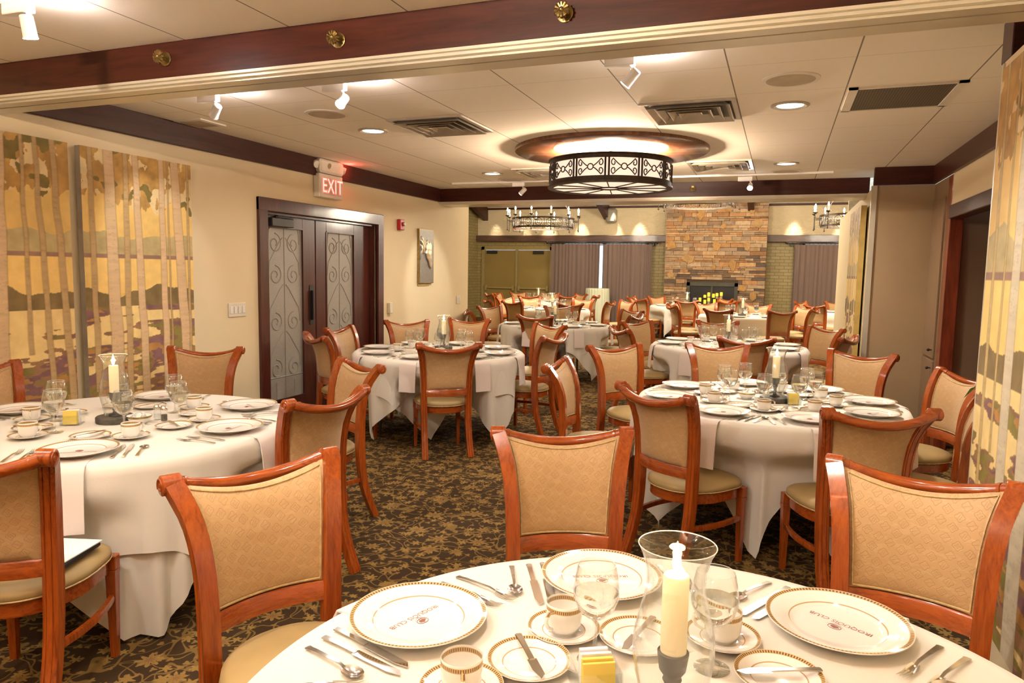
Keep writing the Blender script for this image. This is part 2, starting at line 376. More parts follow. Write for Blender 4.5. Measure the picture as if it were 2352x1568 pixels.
# chair fabric: embossed lattice of rounded medallions
def fabric():
    m,nt,b=newmat('gold_medallion_upholstery'); t=NT(nt); co=t.coord(); x,y,z=t.sep(co)
    P=.0355
    u=t.m('DIVIDE',t.m('ADD',t.m('MULTIPLY',x,.90),t.m('MULTIPLY',z,.44)),P); v=t.m('DIVIDE',t.m('SUBTRACT',t.m('MULTIPLY',z,.90),t.m('MULTIPLY',x,.44)),P)
    cu=t.m('FLOOR',u); cv=t.m('FLOOR',v); qu=t.m('SUBTRACT',t.m('FRACT',u),.5); qv=t.m('SUBTRACT',t.m('FRACT',v),.5)
    par=t.m('MODULO',t.m('ABSOLUTE',t.m('ADD',cu,t.m('MULTIPLY',cv,2.0))),3.0)
    r=t.m('SQRT',t.m('ADD',t.m('MULTIPLY',qu,qu),t.m('MULTIPLY',qv,qv))); a=t.m('ARCTAN2',qv,qu)
    rr=t.m('ADD',r,t.m('MULTIPLY',t.m('SINE',t.m('MULTIPLY',a,4.0)),.055))
    def ring(c,w): return t.m('SUBTRACT',1.0,t.step(t.m('ABSOLUTE',t.m('SUBTRACT',rr,c)),0,w))
    outer=ring(.33,.05); inner=ring(.14,.05)
    bars=t.m('MULTIPLY',t.m('SUBTRACT',1.0,t.step(t.m('ABSOLUTE',t.m('SUBTRACT',t.m('ABSOLUTE',qu),.08)),0,.04)),t.m('LESS_THAN',t.m('ABSOLUTE',qv),.2))
    bar2=t.m('MULTIPLY',t.m('SUBTRACT',1.0,t.step(t.m('ABSOLUTE',t.m('ADD',qv,qu)),0,.05)),t.m('LESS_THAN',r,.3))
    is0=t.m('LESS_THAN',par,.5); is2=t.m('GREATER_THAN',par,1.5)
    g=t.m('MAXIMUM',outer,t.m('ADD',t.m('MULTIPLY',is0,bars),t.m('ADD',t.m('MULTIPLY',is2,t.m('MULTIPLY',bar2,1.0)),t.m('MULTIPLY',t.m('SUBTRACT',1.0,t.m('ADD',is0,is2)),inner))))
    sw=t.step(t.noise(t.coord('Object',(30,30,60),(0,.5,0)),1.0,2),.52,.62)
    wv=t.noise(t.coord('Object',(1,1,1)),420,2)
    base=t.mix(t.m('MULTIPLY',sw,.35),(.50,.31,.14),(.58,.385,.19))
    c=t.mix(t.m('MULTIPLY',g,.5),base,(.34,.19,.07)); t.L(c,b.inputs['Base Color'])
    b.inputs['Roughness'].default_value=.6; b.inputs['Sheen Weight'].default_value=.3
    t.bump(b,t.m('ADD',t.m('MULTIPLY',g,-.8),t.m('ADD',t.m('MULTIPLY',sw,.3),t.m('MULTIPLY',wv,.35))),.35,.002); return m
MAT['fabric']=fabric()
# carpet
def carpet():
    m,nt,b=newmat('brown_floral_carpet'); t=NT(nt); co=t.coord(); x,y,z=t.sep(co)
    wn=t.noise(co,2.2,2,.5,0,1); wv=t.n('ShaderNodeVectorMath',operation='SCALE'); t.L(wn,wv.inputs[0]); wv.inputs[3].default_value=.12
    ad=t.n('ShaderNodeVectorMath',operation='ADD'); t.L(co,ad.inputs[0]); t.L(wv.outputs[0],ad.inputs[1]); cw=ad.outputs[0]
    def flower(scale,rad,pet,rag,seed):
        mp=t.n('ShaderNodeMapping'); mp.inputs['Location'].default_value=(seed*1.7,seed*2.3,0); t.L(co,mp.inputs[0])
        fl=t.sep(mp.outputs[0]); c2=t.comb(fl[0],fl[1],0)
        vo=t.n('ShaderNodeTexVoronoi',voronoi_dimensions='2D',feature='F1'); vo.inputs['Scale'].default_value=scale; vo.inputs['Randomness'].default_value=.75; t.L(c2,vo.inputs['Vector'])
        sb=t.n('ShaderNodeVectorMath',operation='SUBTRACT'); t.L(c2,sb.inputs[0]); t.L(vo.outputs['Position'],sb.inputs[1])
        dx,dy,_=t.sep(sb.outputs[0]); r=t.m('SQRT',t.m('ADD',t.m('MULTIPLY',dx,dx),t.m('MULTIPLY',dy,dy))); a=t.m('ARCTAN2',dy,dx)
        ch=t.sep(vo.outputs['Color'])
        k=t.m('ADD',.62,t.m('MULTIPLY',ch[0],.5))
        edge=t.m('MULTIPLY',t.m('ADD',.72,t.m('MULTIPLY',t.m('SINE',t.m('ADD',t.m('MULTIPLY',a,float(pet)),t.m('MULTIPLY',ch[1],6.0))),.28)),t.m('MULTIPLY',k,rad))
        edge=t.m('ADD',edge,t.m('MULTIPLY',t.m('SUBTRACT',t.noise(co,60,2),.5),rag))
        return t.m('SUBTRACT',1.0,t.step(t.m('SUBTRACT',r,edge),-.002,.003)), r, edge, ch
    f1,r1,e1,c1=flower(4.3,.058,8,.03,0); f2,r2,e2,c2=flower(8.5,.030,6,.028,3); f3,r3,e3,c3=flower(14.,.0165,3,.022,7)
    def vine(sc,w,off):
        n_=t.noise(t.coord('Object',(1,1,1),(0,0,0),(off,off,0)),sc,1.0,.5,.35); return t.m('SUBTRACT',1.0,t.step(t.m('ABSOLUTE',t.m('SUBTRACT',n_,.5)),w*.5,w))
    vn=t.m('MAXIMUM',vine(4.6,.013,0),t.m('MAXIMUM',vine(4.3,.012,11),vine(6.2,.015,23)))
    brown=t.mix(t.noise(co,1.2,2),(.045,.026,.013),(.058,.035,.018))
    gold=t.mix(t.noise(co,9,3),(.23,.135,.033),(.33,.215,.07))
    c=t.mix(t.m('MULTIPLY',vn,.85),brown,(.22,.135,.040))
    c=t.mix(f3,c,(.24,.145,.045)); c=t.mix(f2,c,gold)
    petal=t.mix(t.step(t.m('DIVIDE',r1,e1),.25,.9),(.22,.12,.045),gold); c=t.mix(f1,c,petal)
    t.L(c,b.inputs['Base Color']); b.inputs['Roughness'].default_value=.95; b.inputs['Specular IOR Level'].default_value=.1
    t.bump(b,t.noise(co,500,2),.5,.004); return m
MAT['carpet']=carpet()
def tiles():
    m,nt,b=newmat('acoustic_ceiling_tiles'); t=NT(nt); co=t.coord(); x,y,z=t.sep(co)
    def ln(v,off,w): 
        fr=t.m('FRACT',t.m('ADD',t.m('DIVIDE',t.m('SUBTRACT',v,off),.6096),100.5)); return t.m('SUBTRACT',1.0,t.step(t.m('ABSOLUTE',t.m('SUBTRACT',fr,.5)),w*.6,w))
    g=t.m('MAXIMUM',t.m('MULTIPLY',ln(x,-.314,.0075),.8),t.m('MULTIPLY',ln(y,5.19,.005),.32))
    base=t.mix(t.noise(co,60,3),(.86,.79,.66),(.90,.83,.70))
    t.L(t.mix(g,base,(.10,.065,.035)),b.inputs['Base Color']); b.inputs['Roughness'].default_value=.85; b.inputs['Specular IOR Level'].default_value=.15
    t.bump(b,t.noise(co,220,3),.15,.002); return m
MAT['tiles']=tiles()
def brick():
    m,nt,b=newmat('olive_painted_brick'); t=NT(nt); co=t.coord(); x,y,z=t.sep(co)
    v=t.comb(t.m('ADD',x,y),z,0)
    br=t.n('ShaderNodeTexBrick'); t.L(v,br.inputs['Vector']); br.inputs['Scale'].default_value=1; br.inputs['Brick Width'].default_value=.24; br.inputs['Row Height'].default_value=.09; br.inputs['Mortar Size'].default_value=.007
    br.inputs['Color1'].default_value=(.34,.27,.115,1); br.inputs['Color2'].default_value=(.29,.225,.09,1); br.inputs['Mortar'].default_value=(.19,.14,.05,1)
    t.L(br.outputs[0],b.inputs['Base Color']); b.inputs['Roughness'].default_value=.5; t.bump(b,t.m('SUBTRACT',1.0,br.outputs['Fac']),.6,.01); return m
MAT['brick']=brick()
m,nt,b=newmat('trowelled_plaster'); t=NT(nt); co=t.coord('Object',(1,1,1.6)); b.inputs['Base Color'].default_value=(.76,.64,.42,1); b.inputs['Roughness'].default_value=.8; t.bump(b,t.noise(co,5,5,.65,2.5),.9,.05); MAT['plaster']=m
def stonemat():
    m,nt,b=newmat('ledge_stone'); t=NT(nt); co=t.coord(); a=t.n('ShaderNodeVertexColor'); a.layer_name='Col'
    nz=t.noise(co,9,5,.65); mlt=t.n('ShaderNodeMix',data_type='RGBA',blend_type='MULTIPLY'); mlt.inputs[0].default_value=.6; t.L(a.outputs[0],mlt.inputs[6]); t.L(t.ramp(nz,[(.3,(.55,.5,.45)),(.6,(1.1,1.05,1))]),mlt.inputs[7])
    t.L(mlt.outputs[2],b.inputs['Base Color']); b.inputs['Roughness'].default_value=.8; t.bump(b,nz,.5,.02); return m
MAT['stone']=stonemat()
def paintmat():
    m,nt,b=newmat('painted_canvas'); t=NT(nt); co=t.coord(); a=t.n('ShaderNodeVertexColor'); a.layer_name='Col'; t.L(a.outputs[0],b.inputs['Base Color']); b.inputs['Roughness'].default_value=.6; b.inputs['Specular IOR Level'].default_value=.25; t.bump(b,t.noise(co,70,3),.12,.003); return m
MAT['paint']=paintmat()
def curtain():
    m,nt,b=newmat('mauve_brown_curtain'); t=NT(nt); co=t.coord('Object',(60,60,1)); t.L(t.mix(t.noise(co,1.0,3),(.17,.115,.095),(.24,.165,.14)),b.inputs['Base Color']); b.inputs['Roughness'].default_value=.8; b.inputs['Sheen Weight'].default_value=.3
    return m
MAT['curtain']=curtain()
def bronze():
    m,nt,b=newmat('bronze_relief'); t=NT(nt); co=t.coord(); a=t.n('ShaderNodeVertexColor'); a.layer_name='Col'; t.L(a.outputs[0],b.inputs['Base Color']); b.inputs['Metallic'].default_value=.6; b.inputs['Roughness'].default_value=.32; t.bump(b,t.noise(co,95,3,.7),.5,.006); return m
MAT['bronze']=bronze()
# ================================================================== SETTING
CEIL=2.613; XL=-4.386; XR=1.36; XP=.833
def S(name,mb,mat,ang=40,smooth=False,parent=None): 
    o=mb.build(name,mat,parent,ang=ang,smooth=smooth)
    if parent is None: struct(o)
    return o
S('floor',MB().box(-9.5,4,-3.6,21.5,-.05,0),MAT['carpet'])
S('ceiling',MB().box(XL-.1,1.6,-3.6,8.75,CEIL,CEIL+.04),MAT['tiles'])
b=MB(); b.box(XL-.14,XL,-3.6,5.25,0,CEIL); b.box(XL-.14,XL,7.12,9.69,0,CEIL); b.box(XL-.14,XL,5.25,7.12,2.03,CEIL); S('wall_left',b,MAT['cream'])
S('wall_back',MB().box(XL,XR,-3.6,-3.5,0,CEIL),MAT['cream'])
b=MB(); b.box(XR,XR+.1,-3.6,5.0,0,CEIL); b.box(XR,XR+.1,5.0,7.20,2.16,CEIL); S('wall_right',b,MAT['cream'])
S('wall_partition_near',MB().box(XP,XP+.11,-3.5,3.6,0,2.437),MAT['cream'])
S('wall_partition_far',MB().box(XP,XP+.11,8.1,12.5,0,2.437),MAT['cream'])
S('wall_column',MB().box(XP+.02,2.0,8.0,8.14,0,2.44),MAT['tan_wall'])
S('trim_1',MB().box(XP-.004,XP+.0,3.325,3.345,.2,2.36).box(XP-.008,XP,3.582,3.6,0,2.43),MAT['alu'])
S('trim_2',MB().box(XP-.03,XP+.02,7.985,8.03,0,2.44).box(XP-.006,XP,8.2,8.22,0,2.42),MAT['alu'])
# crown mouldings and beams
S('trim_3',MB().bbox(XL,XL+.035,2.95,8.7,2.44,CEIL),MAT['mahogany_y'])
S('trim_4',MB().bbox(XR-.035,XR,3.66,8.0,2.44,CEIL),MAT['mahogany_y'])
S('trim_5',MB().bbox(XP-.02,XR,7.93,8.0,2.44,CEIL),MAT['mahogany'])
S('trim_6',MB().bbox(XP,XR,3.51,3.66,2.44,CEIL),MAT['mahogany'])
def beam(y0,y1,x0,x1,n):
    S('trim_%d'%n,MB().bbox(x0,x1,y0,y1,2.437,CEIL),MAT['mahogany'])
    k=MB(); k.box(x0,x1,y0+.004,y0+.03,2.415,2.436); k.box(x0,x1,y0-.014,y0+.003,2.428,2.44); k.box(x0,x1,y0+.03,y0+.1,2.405,2.436); k.box(x0,x1,y0+.112,y1,2.405,2.436); k.box(x0,x1,y0+.1,y0+.112,2.43,2.436)
    S('trim_%d'%(n+1),k,MAT['alu'])
    S('trim_%d'%(n+2),MB().box(x0,x1,y0+.1005,y0+.1115,2.427,2.4295),MAT['darkgap'])
beam(2.735,2.95,XL,XR,7); beam(8.70,9.12,XL,XP+.02,10)
# far room shell
FY=21.3; ZS=2.46
S('wall_above_beam',MB().box(-9.3,4,9.14,9.24,2.44,6).box(-9.3,XL-.14,9.14,9.24,0,2.44).box(XP+.11,4,12.5,12.6,0,6),MAT['plaster'])
S('wall_far_left',MB().box(-9.4,-9.3,9.1,FY+.1,0,6),MAT['brick'])
S('wall_far_right',MB().box(4,4.1,9.1,FY+.1,0,6),MAT['brick'])
b=MB(); 
for x0,x1 in ((-9.4,-9.15),(-6.72,-6.45),(-3.75,.5)): b.box(x0,x1,FY,FY+.1,0,ZS)
b.box(-9.15,-6.72,FY,FY+.1,2.30,ZS); b.box(-6.45,-3.75,FY,FY+.1,0,.12); b.box(-6.45,-3.75,FY,FY+.1,2.42,ZS); b.box(.5,4,FY,FY+.1,0,.12); b.box(.5,4,FY,FY+.1,2.42,ZS)
S('wall_far_brick',b,MAT['brick'])
S('wall_far_plaster',MB().box(-9.4,4,FY,FY+.1,ZS,6),MAT['plaster'])
for n,(x0,x1) in enumerate(((-6.45,-3.75),(.5,3.2))):
    w=MB(); 
    for a,c in ((x0,x0+.07),(x1-.07,x1),((x0+x1)/2-.04,(x0+x1)/2+.04)): w.box(a,c,FY+.02,FY+.08,.12,2.42)
    w.box(x0,x1,FY+.02,FY+.08,.12,.2); w.box(x0,x1,FY+.02,FY+.08,2.34,2.42)
    wo=S('window_%d'%(n+1),w,MAT['white']); MB().box(x0+.07,x1-.07,FY+.045,FY+.052,.2,2.34).build('window_pane',MAT['pane'],wo,smooth=False)
for n,(x0,x1) in enumerate(((-9.3,-3.16),(-.42,4.0))): S('trim_%d'%(13+n),MB().bbox(x0,x1,FY-.16,FY+.01,ZS,2.655,.01),MAT['shelf'])
for n,(x0,x1) in enumerate(((-9.3,-3.16),(-.42,4.0))): S('trim_%d'%(15+n),MB().bbox(x0,x1,FY-.06,FY+.01,3.47,3.53,.01),MAT['mahogany'])
# sloping far ceiling with rafters
RY,RZ=15.2,5.5
def slope(y0,z0,y1,z1,x0=-9.4,x1=4.1,t=.05):
    return MB().add([(x0,y0,z0),(x1,y0,z0),(x1,y1,z1),(x0,y1,z1),(x0,y0,z0+t),(x1,y0,z0+t),(x1,y1,z1+t),(x0,y1,z1+t)],[(0,3,2,1),(4,5,6,7),(0,1,5,4),(1,2,6,5),(2,3,7,6),(3,0,4,7)])
cw=plain('far_ceiling_boards',(.80,.74,.62),.7,var=.03)
S('ceiling_far_back',slope(FY+.1,3.52,RY,RZ),cw); S('ceiling_far_front',slope(RY,RZ,9.1,3.6),cw)
k=0
for x in (-9.1,-5.12,-.95,2.9):
    r=MB(); a=MB()
    y0,z0,y1,z1=FY-.02,3.53,RY,RZ; h=.40; w=.16
    r.add([(x,y0,z0-h),(x+w,y0,z0-h),(x+w,y1,z1-h),(x,y1,z1-h),(x,y0,z0),(x+w,y0,z0),(x+w,y1,z1),(x,y1,z1)],[(0,3,2,1),(4,5,6,7),(0,1,5,4),(1,2,6,5),(2,3,7,6),(3,0,4,7)])
    S('trim_%d'%(17+k),r,MAT['mahogany_y']); k+=1
# baseboards
S('baseboard_left',MB().box(XL,XL+.015,-3.5,5.13,0,.11).box(XL,XL+.015,7.24,9.69,0,.11),MAT['mahogany_y'])
S('baseboard_column',MB().box(XP+.02,XR,7.985,8.0,0,.11),MAT['mahogany'])
# ---------------- left double doors
cas=MB(); cas.bbox(XL-.02,XL+.03,5.13,5.25,0,2.15,.006); cas.bbox(XL-.02,XL+.03,7.12,7.24,0,2.15,.006); cas.bbox(XL-.02,XL+.031,5.13,7.24,2.03,2.15,.006)
cas.box(XL-.14,XL-.02,5.25,5.27,0,2.03); cas.box(XL-.14,XL-.02,7.1,7.12,0,2.03); cas.box(XL-.14,XL-.02,5.25,7.12,2.01,2.03)
cas.box(XL-.13,XL-.08,6.92,7.12,0,2.03)
S('trim_21',cas,MAT['mahogany_z'])
XD=XL-.075
def scroll(b,y,z,r,turns,a0,s,x,rad=.007):
    P=[]
    for i in range(28):
        t=i/27; a=a0+s*t*turns*2*PI; q=r*(1-.78*t); P.append((x,y+q*cos(a),z+q*sin(a)))
    b.tube(P,rad,5)
def dleaf(n,y0,y1,g0,g1,closer):
    z0,z1,gz0,gz1=.01,2.008,.256,1.90
    d=MB(); d.bbox(XD-.045,XD,y0,g0,z0,z1,.003); d.bbox(XD-.045,XD,g1,y1,z0,z1,.003); d.bbox(XD-.045,XD,g0,g1,z0,gz0,.003); d.bbox(XD-.045,XD,g0,g1,gz1,z1,.003)
    d.box(XD-.01,XD+.006,g0-.012,g0+.004,gz0,gz1); d.box(XD-.01,XD+.006,g1-.004,g1+.012,gz0,gz1); d.box(XD-.01,XD+.006,g0,g1,gz0-.012,gz0+.004); d.box(XD-.01,XD+.006,g0,g1,gz1-.004,gz1+.012)
    o=S('door_%d'%n,d,MAT['mahogany_z'])
    MB().box(XD-.03,XD-.018,g0,g1,gz0,gz1).build('frosted_pane',MAT['frost'],o,smooth=False)
    s=MB(); c=(g0+g1)/2; w=(g1-g0)/2
    xg=XD-.0185
    s.tube([(xg,c,gz0),(xg,c,gz1)],.006,5)
    for zz in (.55,1.0,1.45,1.75): 
        for sd in (-1,1): scroll(s,c+sd*w*.5,zz,w*.36,1.4,PI/2 if sd>0 else PI/2,sd,xg); s.tube([(xg,c+sd*w*.86,zz),(xg,c+sd*w*.8,zz+.13),(xg,c+sd*w*.25,zz+.32),(xg,c+sd*.02,zz+.36)],.006,5)
    s.tube([(xg,g0,.47),(xg,g1,.47)],.006,5)
    for q in (-.5,.5): s.tube([(xg,c+q*w,gz0),(xg,c+q*w,.42)],.006,5)
    s.build('scroll_grille',MAT['frost_dark'],o)
    if closer:
        q=MB(); q.bbox(XD,XD+.055,g0+.02,g0+.33,1.905,1.985,.006); q.bbox(XD+.01,XD+.03,g0+.1,g0+.36,1.99,2.0,.002); q.bbox(XD+.005,XD+.03,g0+.13,g0+.18,1.985,2.02,.003); q.build('door_closer',MAT['grey'],o)
        q=MB(); q.bbox(XD,XD+.006,5.97,6.04,.95,1.35,.002); q.bbox(XD+.004,XD+.035,5.985,6.005,1.0,1.3,.004); q.build('push_plate',MAT['black'],o)
dleaf(1,5.275,6.07,5.345,5.875,True); dleaf(2,6.085,6.92,6.265,6.775,False)
# ---------------- far olive double doors
fr=MB(); fr.box(-9.15,-9.05,FY-.03,FY+.1,0,2.3); fr.box(-6.82,-6.72,FY-.03,FY+.1,0,2.3); fr.box(-9.15,-6.72,FY-.03,FY+.1,2.2,2.3); fr.box(-7.97,-7.9,FY-.03,FY+.06,0,2.2)
S('trim_22',fr,MAT['greenf'])
for n,(a,c) in enumerate(((-9.05,-7.97),(-7.9,-6.82))):
    o=S('door_%d'%(n+3),MB().bbox(a+.005,c-.005,FY,FY+.05,.01,2.195,.005),MAT['green'])
    MB().bbox(a+.03,c-.03,FY-.07,FY-.04,.96,1.01,.008).bbox(a+.03,a+.1,FY-.08,FY,.9,1.06,.008).bbox(c-.1,c-.03,FY-.08,FY,.9,1.06,.008).build('panic_bar',MAT['greenf'],o)
    MB().bbox((a+.1) if n==0 else c-.55,(a+.45) if n==0 else c-.2,FY-.08,FY,2.08,2.17,.01).build('door_closer',MAT['black'],o)
# ---------------- right recess
S('wall_recess',MB().box(1.95,2.0,4.6,7.5,0,2.44).box(XR+.1,2.0,4.9,5.0,0,2.3).box(XR+.1,2.0,4.9,7.3,2.2,2.25),MAT['mahogany_red'])
S('trim_23',MB().bbox(XR-.02,XR+.1,4.95,7.2,2.05,2.165,.006),MAT['mahogany_y'])
S('trim_24',MB().bbox(XR-.005,XR+.1,7.2,7.36,0,2.44,.004),MAT['mahogany_red'])
S('door_5',MB().bbox(1.70,1.75,4.95,7.25,.01,2.05,.004).box(1.69,1.70,5.2,5.22,.1,1.95),MAT['mahogany_red'])
cb=empty('storage_cabinet',(XR,7.68,0)); tag(cb,'tall taupe built-in cabinet with small dark knobs beside the tan column wall','cabinet')
MB().box(0,.5,-.32,.32,0,2.44).build('body',MAT['taupe'],cb,smooth=False)
for z0,z1,zk in ((.79,2.27,.868),(.06,.765,.70)):
    d=MB().bbox(-.018,0,-.25,.25,z0,z1,.003).box(-.0185,-.018,-.18,.18,z0+.08,z1-.08).build('door',MAT['taupe'],cb,smooth=False)
    q=MB(); q.tube([(-.018,-.2,zk),(-.04,-.2,zk)],.006,8); q.sphere((-.048,-.2,zk),.014); q.build('knob',MAT['black'],d)
# ================================================================== CEILING FIXTURES
def diffuser():
    e=empty('air_diffuser'); f=MB(); s=.30
    def ringq(b,h0,h1,z0,z1,t):   # square funnel ring
        b.add([(-h0,-h0,z0),(h0,-h0,z0),(h0,h0,z0),(-h0,h0,z0),(-h1,-h1,z1),(h1,-h1,z1),(h1,h1,z1),(-h1,h1,z1)],[(0,1,5,4),(1,2,6,5),(2,3,7,6),(3,0,4,7)])
    for a,c in ((-s,-s+.03),(s-.03,s)): f.box(a,c,-s,s,-.012,0); f.box(-s,s,a,c,-.012,0)
    f.build('frame',MAT['vent'],e,smooth=False)
    b=MB()
    for h in (.262,.20,.138,.076):
        ringq(b,h,h-.034,-.030,-.004,0); ringq(b,h,h-.004,-.030,-.031,0); ringq(b,h-.034,h-.003,-.004,-.031,0)
    b.box(-.03,.03,-.03,.03,-.016,-.012)
    b.build('louvres',MAT['vent'],e,smooth=False)
    MB().box(-.27,.27,-.27,.27,-.0015,-.0005).build('dark_opening',MAT['ventdark'],e,smooth=False); return e
d0=diffuser()
for i,(x,y,l) in enumerate(((-2.45,4.90,'square metal air diffuser in ceiling, left one nearer the camera'),(-.615,4.94,'square metal air diffuser in ceiling, in front of the drum lamp'),(-.615,7.40,'square metal air diffuser in ceiling, behind the drum lamp on its right'),(-2.45,7.45,'square metal air diffuser partly hidden behind the drum lamp on its left'))):
    o=d0 if i==0 else copy_tree(d0,(0,0,0),0); o.location=(x,y,CEIL-.001); tag(o,l,'vent',group='ceiling air diffusers')
g=empty('return_grille',(.61,4.90,CEIL)); tag(g,'wide dark perforated return-air grille in ceiling at right','vent')
f=MB(); s=.3
for a,c in ((-s,-s+.05),(s-.05,s)): f.box(a,c,-s,s,-.012,0)
for a,c in ((-s,-s+.02),(s-.02,s)): f.box(-s,s,a,c,-.012,0)
f.build('frame',MAT['offwhite'],g,smooth=False)
def gm():
    m,nt,b=newmat('perforated_grille'); t=NT(nt); co=t.coord(); x,y,z=t.sep(co)
    h=t.m('MULTIPLY',t.step(t.m('SINE',t.m('MULTIPLY',x,420.)),-.2,.4),t.step(t.m('SINE',t.m('MULTIPLY',y,420.)),-.2,.4)); t.L(t.mix(h,(.06,.05,.035),(.24,.19,.12)),b.inputs['Base Color']); return m
MB().box(-.25,.25,-.28,.28,-.008,-.004).build('mesh_panel',gm(),g,smooth=False)
sg=empty('small_vent',(-4.2,4.31,CEIL)); tag(sg,'small white vent in ceiling above the left crown moulding','vent')
MB().box(-.13,.13,-.13,.13,-.01,0).build('frame',MAT['offwhite'],sg,smooth=False); MB().box(-.1,.1,-.1,.1,-.012,-.01).build('louvres',MAT['speaker'],sg,smooth=False)
def can():
    e=empty('recessed_downlight'); MB().lathe([(.082,0),(.118,0),(.118,-.006),(.10,-.012),(.082,-.004)],32,closed=True).build('trim_ring',MAT['vent'],e); MB().lathe([(.001,-.003),(.082,-.003),(.083,0),(.001,0)],32).build('lens',MAT['canlens'],e); return e
c0=can()
cl=['round recessed ceiling downlight, lit, left of the drum lamp and nearer','round recessed ceiling downlight, lit, far left beyond the left diffuser','round recessed ceiling downlight, lit, right side beside the return grille','round recessed ceiling downlight, lit, right side farther back','added unseen downlight over front room']
for i,(x,y) in enumerate(CANS[:9]):
    o=c0 if i==0 else copy_tree(c0,(0,0,0),0); o.location=(x,y,CEIL-.0005)
    if i<4: tag(o,cl[i],'ceiling light',group='recessed downlights')
    else: tag(o,'added unseen downlight in the front room ceiling','out of frame behind the camera','ceiling light') ; o['category']='ceiling light'; o['group']='recessed downlights'
def spk():
    e=empty('ceiling_speaker'); MB().lathe([(.13,0),(.155,0),(.155,-.005),(.13,-.008)],32,closed=True).build('rim',MAT['offwhite'],e); MB().lathe([(.001,-.006),(.131,-.006),(.131,0),(.001,0)],32).build('grille',MAT['speaker'],e); return e
s0=spk()
for i,(x,y,l) in enumerate(((-3.07,4.33,'round ceiling speaker left of the near left diffuser'),(-.007,4.31,'round ceiling speaker just in front of the right downlight'),(-.007,8.0,'round ceiling speaker close to the far beam on the right'),(-3.07,8.0,'round ceiling speaker close to the far beam on the left'))):
    o=s0 if i==0 else copy_tree(s0,(0,0,0),0); o.location=(x,y,CEIL-.0005); tag(o,l,'speaker',group='round ceiling speakers')
# track lights: a rail and heads
def rail(x0,x1,y,l):
    o=MB().bbox(x0,x1,y-.018,y+.018,CEIL-.022,CEIL,.002).build('lighting_track',MAT['white'],smooth=False); tag(o,l,'lighting track')
rail(-4.05,.55,3.56,'slim white lighting track on the ceiling behind the near beam'); rail(-4.05,.1,2.10,'white lighting track on front ceiling at top left'); rail(-3.9,.45,8.12,'slim white lighting track before the far beam')
def head(x,y,tgt,e,size,l,lens=True,c=TRACKC,ad=1):
    h=empty('track_spotlight',(x,y,CEIL-.022)); tag(h,l,'spotlight',group='white track spotlights')
    MB().bbox(-.075*ad,.075*ad,-.02,.02,-.045,0,.003).build('adapter',MAT['white'],h)
    d=(Vector(tgt)-Vector((x,y,CEIL-.13))).normalized()
    J=Vector((.05,0,-.045)); K=Vector((.055,0,-.105))
    MB().tube([J,(J+K)/2+Vector((.02,0,0)),K],.006,6).tube([J+Vector((0,.012,0)),K+Vector((0,.012,0))],.005,6).build('arm',MAT['white'],h)
    b=MB(); b.tube([K-d*.05,K-d*.045,K+d*.035,K+d*.04],[.02,.025,.027,.030],16); b.build('lamp_head',MAT['white'],h)
    q=MB(); q.tube([K+d*.0401,K+d*.0425],[.026,.026],16); q.build('lens',MAT['spotlens'],h)
    if y<4: point('track_spill',(x+(.16 if lens else 0),y+.03,CEIL-.075),4,.02,(1,.86,.86))
    if e: spot('track_lamp',tuple(Vector((x,y,CEIL-.022))+K+d*.055),tgt,e,size,.55,.025,c)
head(-3.40,3.56,(-4.386,3.98,1.60),22,50,'white track spotlight, left one of the three behind the near beam')
head(-2.47,3.56,(-2.1,1.4,.8),22,75,'white track spotlight, middle one of the three behind the near beam')
head(-.80,3.56,(-2.6,3.9,.55),60,62,'white track spotlight, bright one right of centre behind the near beam')
head(-2.99,2.10,(-3.1,2.5,.8),9,80,'white track spotlight at the top left corner of the picture')
head(-3.02,8.12,(-4.386,8.4,1.35),45,46,'small white track spotlight before the far beam, aimed at horse relief')
head(-.42,8.20,(-.5,5.2,.8),60,60,'small bright spotlight hanging before the far beam near fireplace top')
# unseen spots over the front room, mostly along its track, no fixtures built
spot('track_lamp',(-1.0,2.10,2.45),(-.5,1.3,.7),8,95,.6,.04,TRACKC); spot('track_lamp',(.25,2.1,2.45),(.6,2.7,.6),13,80,.6,.04,TRACKC); spot('track_lamp',(-.6,2.1,2.45),(.83,2.4,1.3),75,70,.6,.04,TRACKC)
spot('track_lamp',(-2.2,2.1,2.45),(-1.2,1.7,.6),13,80,.6,.04,TRACKC)
spot('track_lamp',(-1.9,.6,2.45),(-1.0,3.5,.3),60,90,.6,.04,TRACKC)
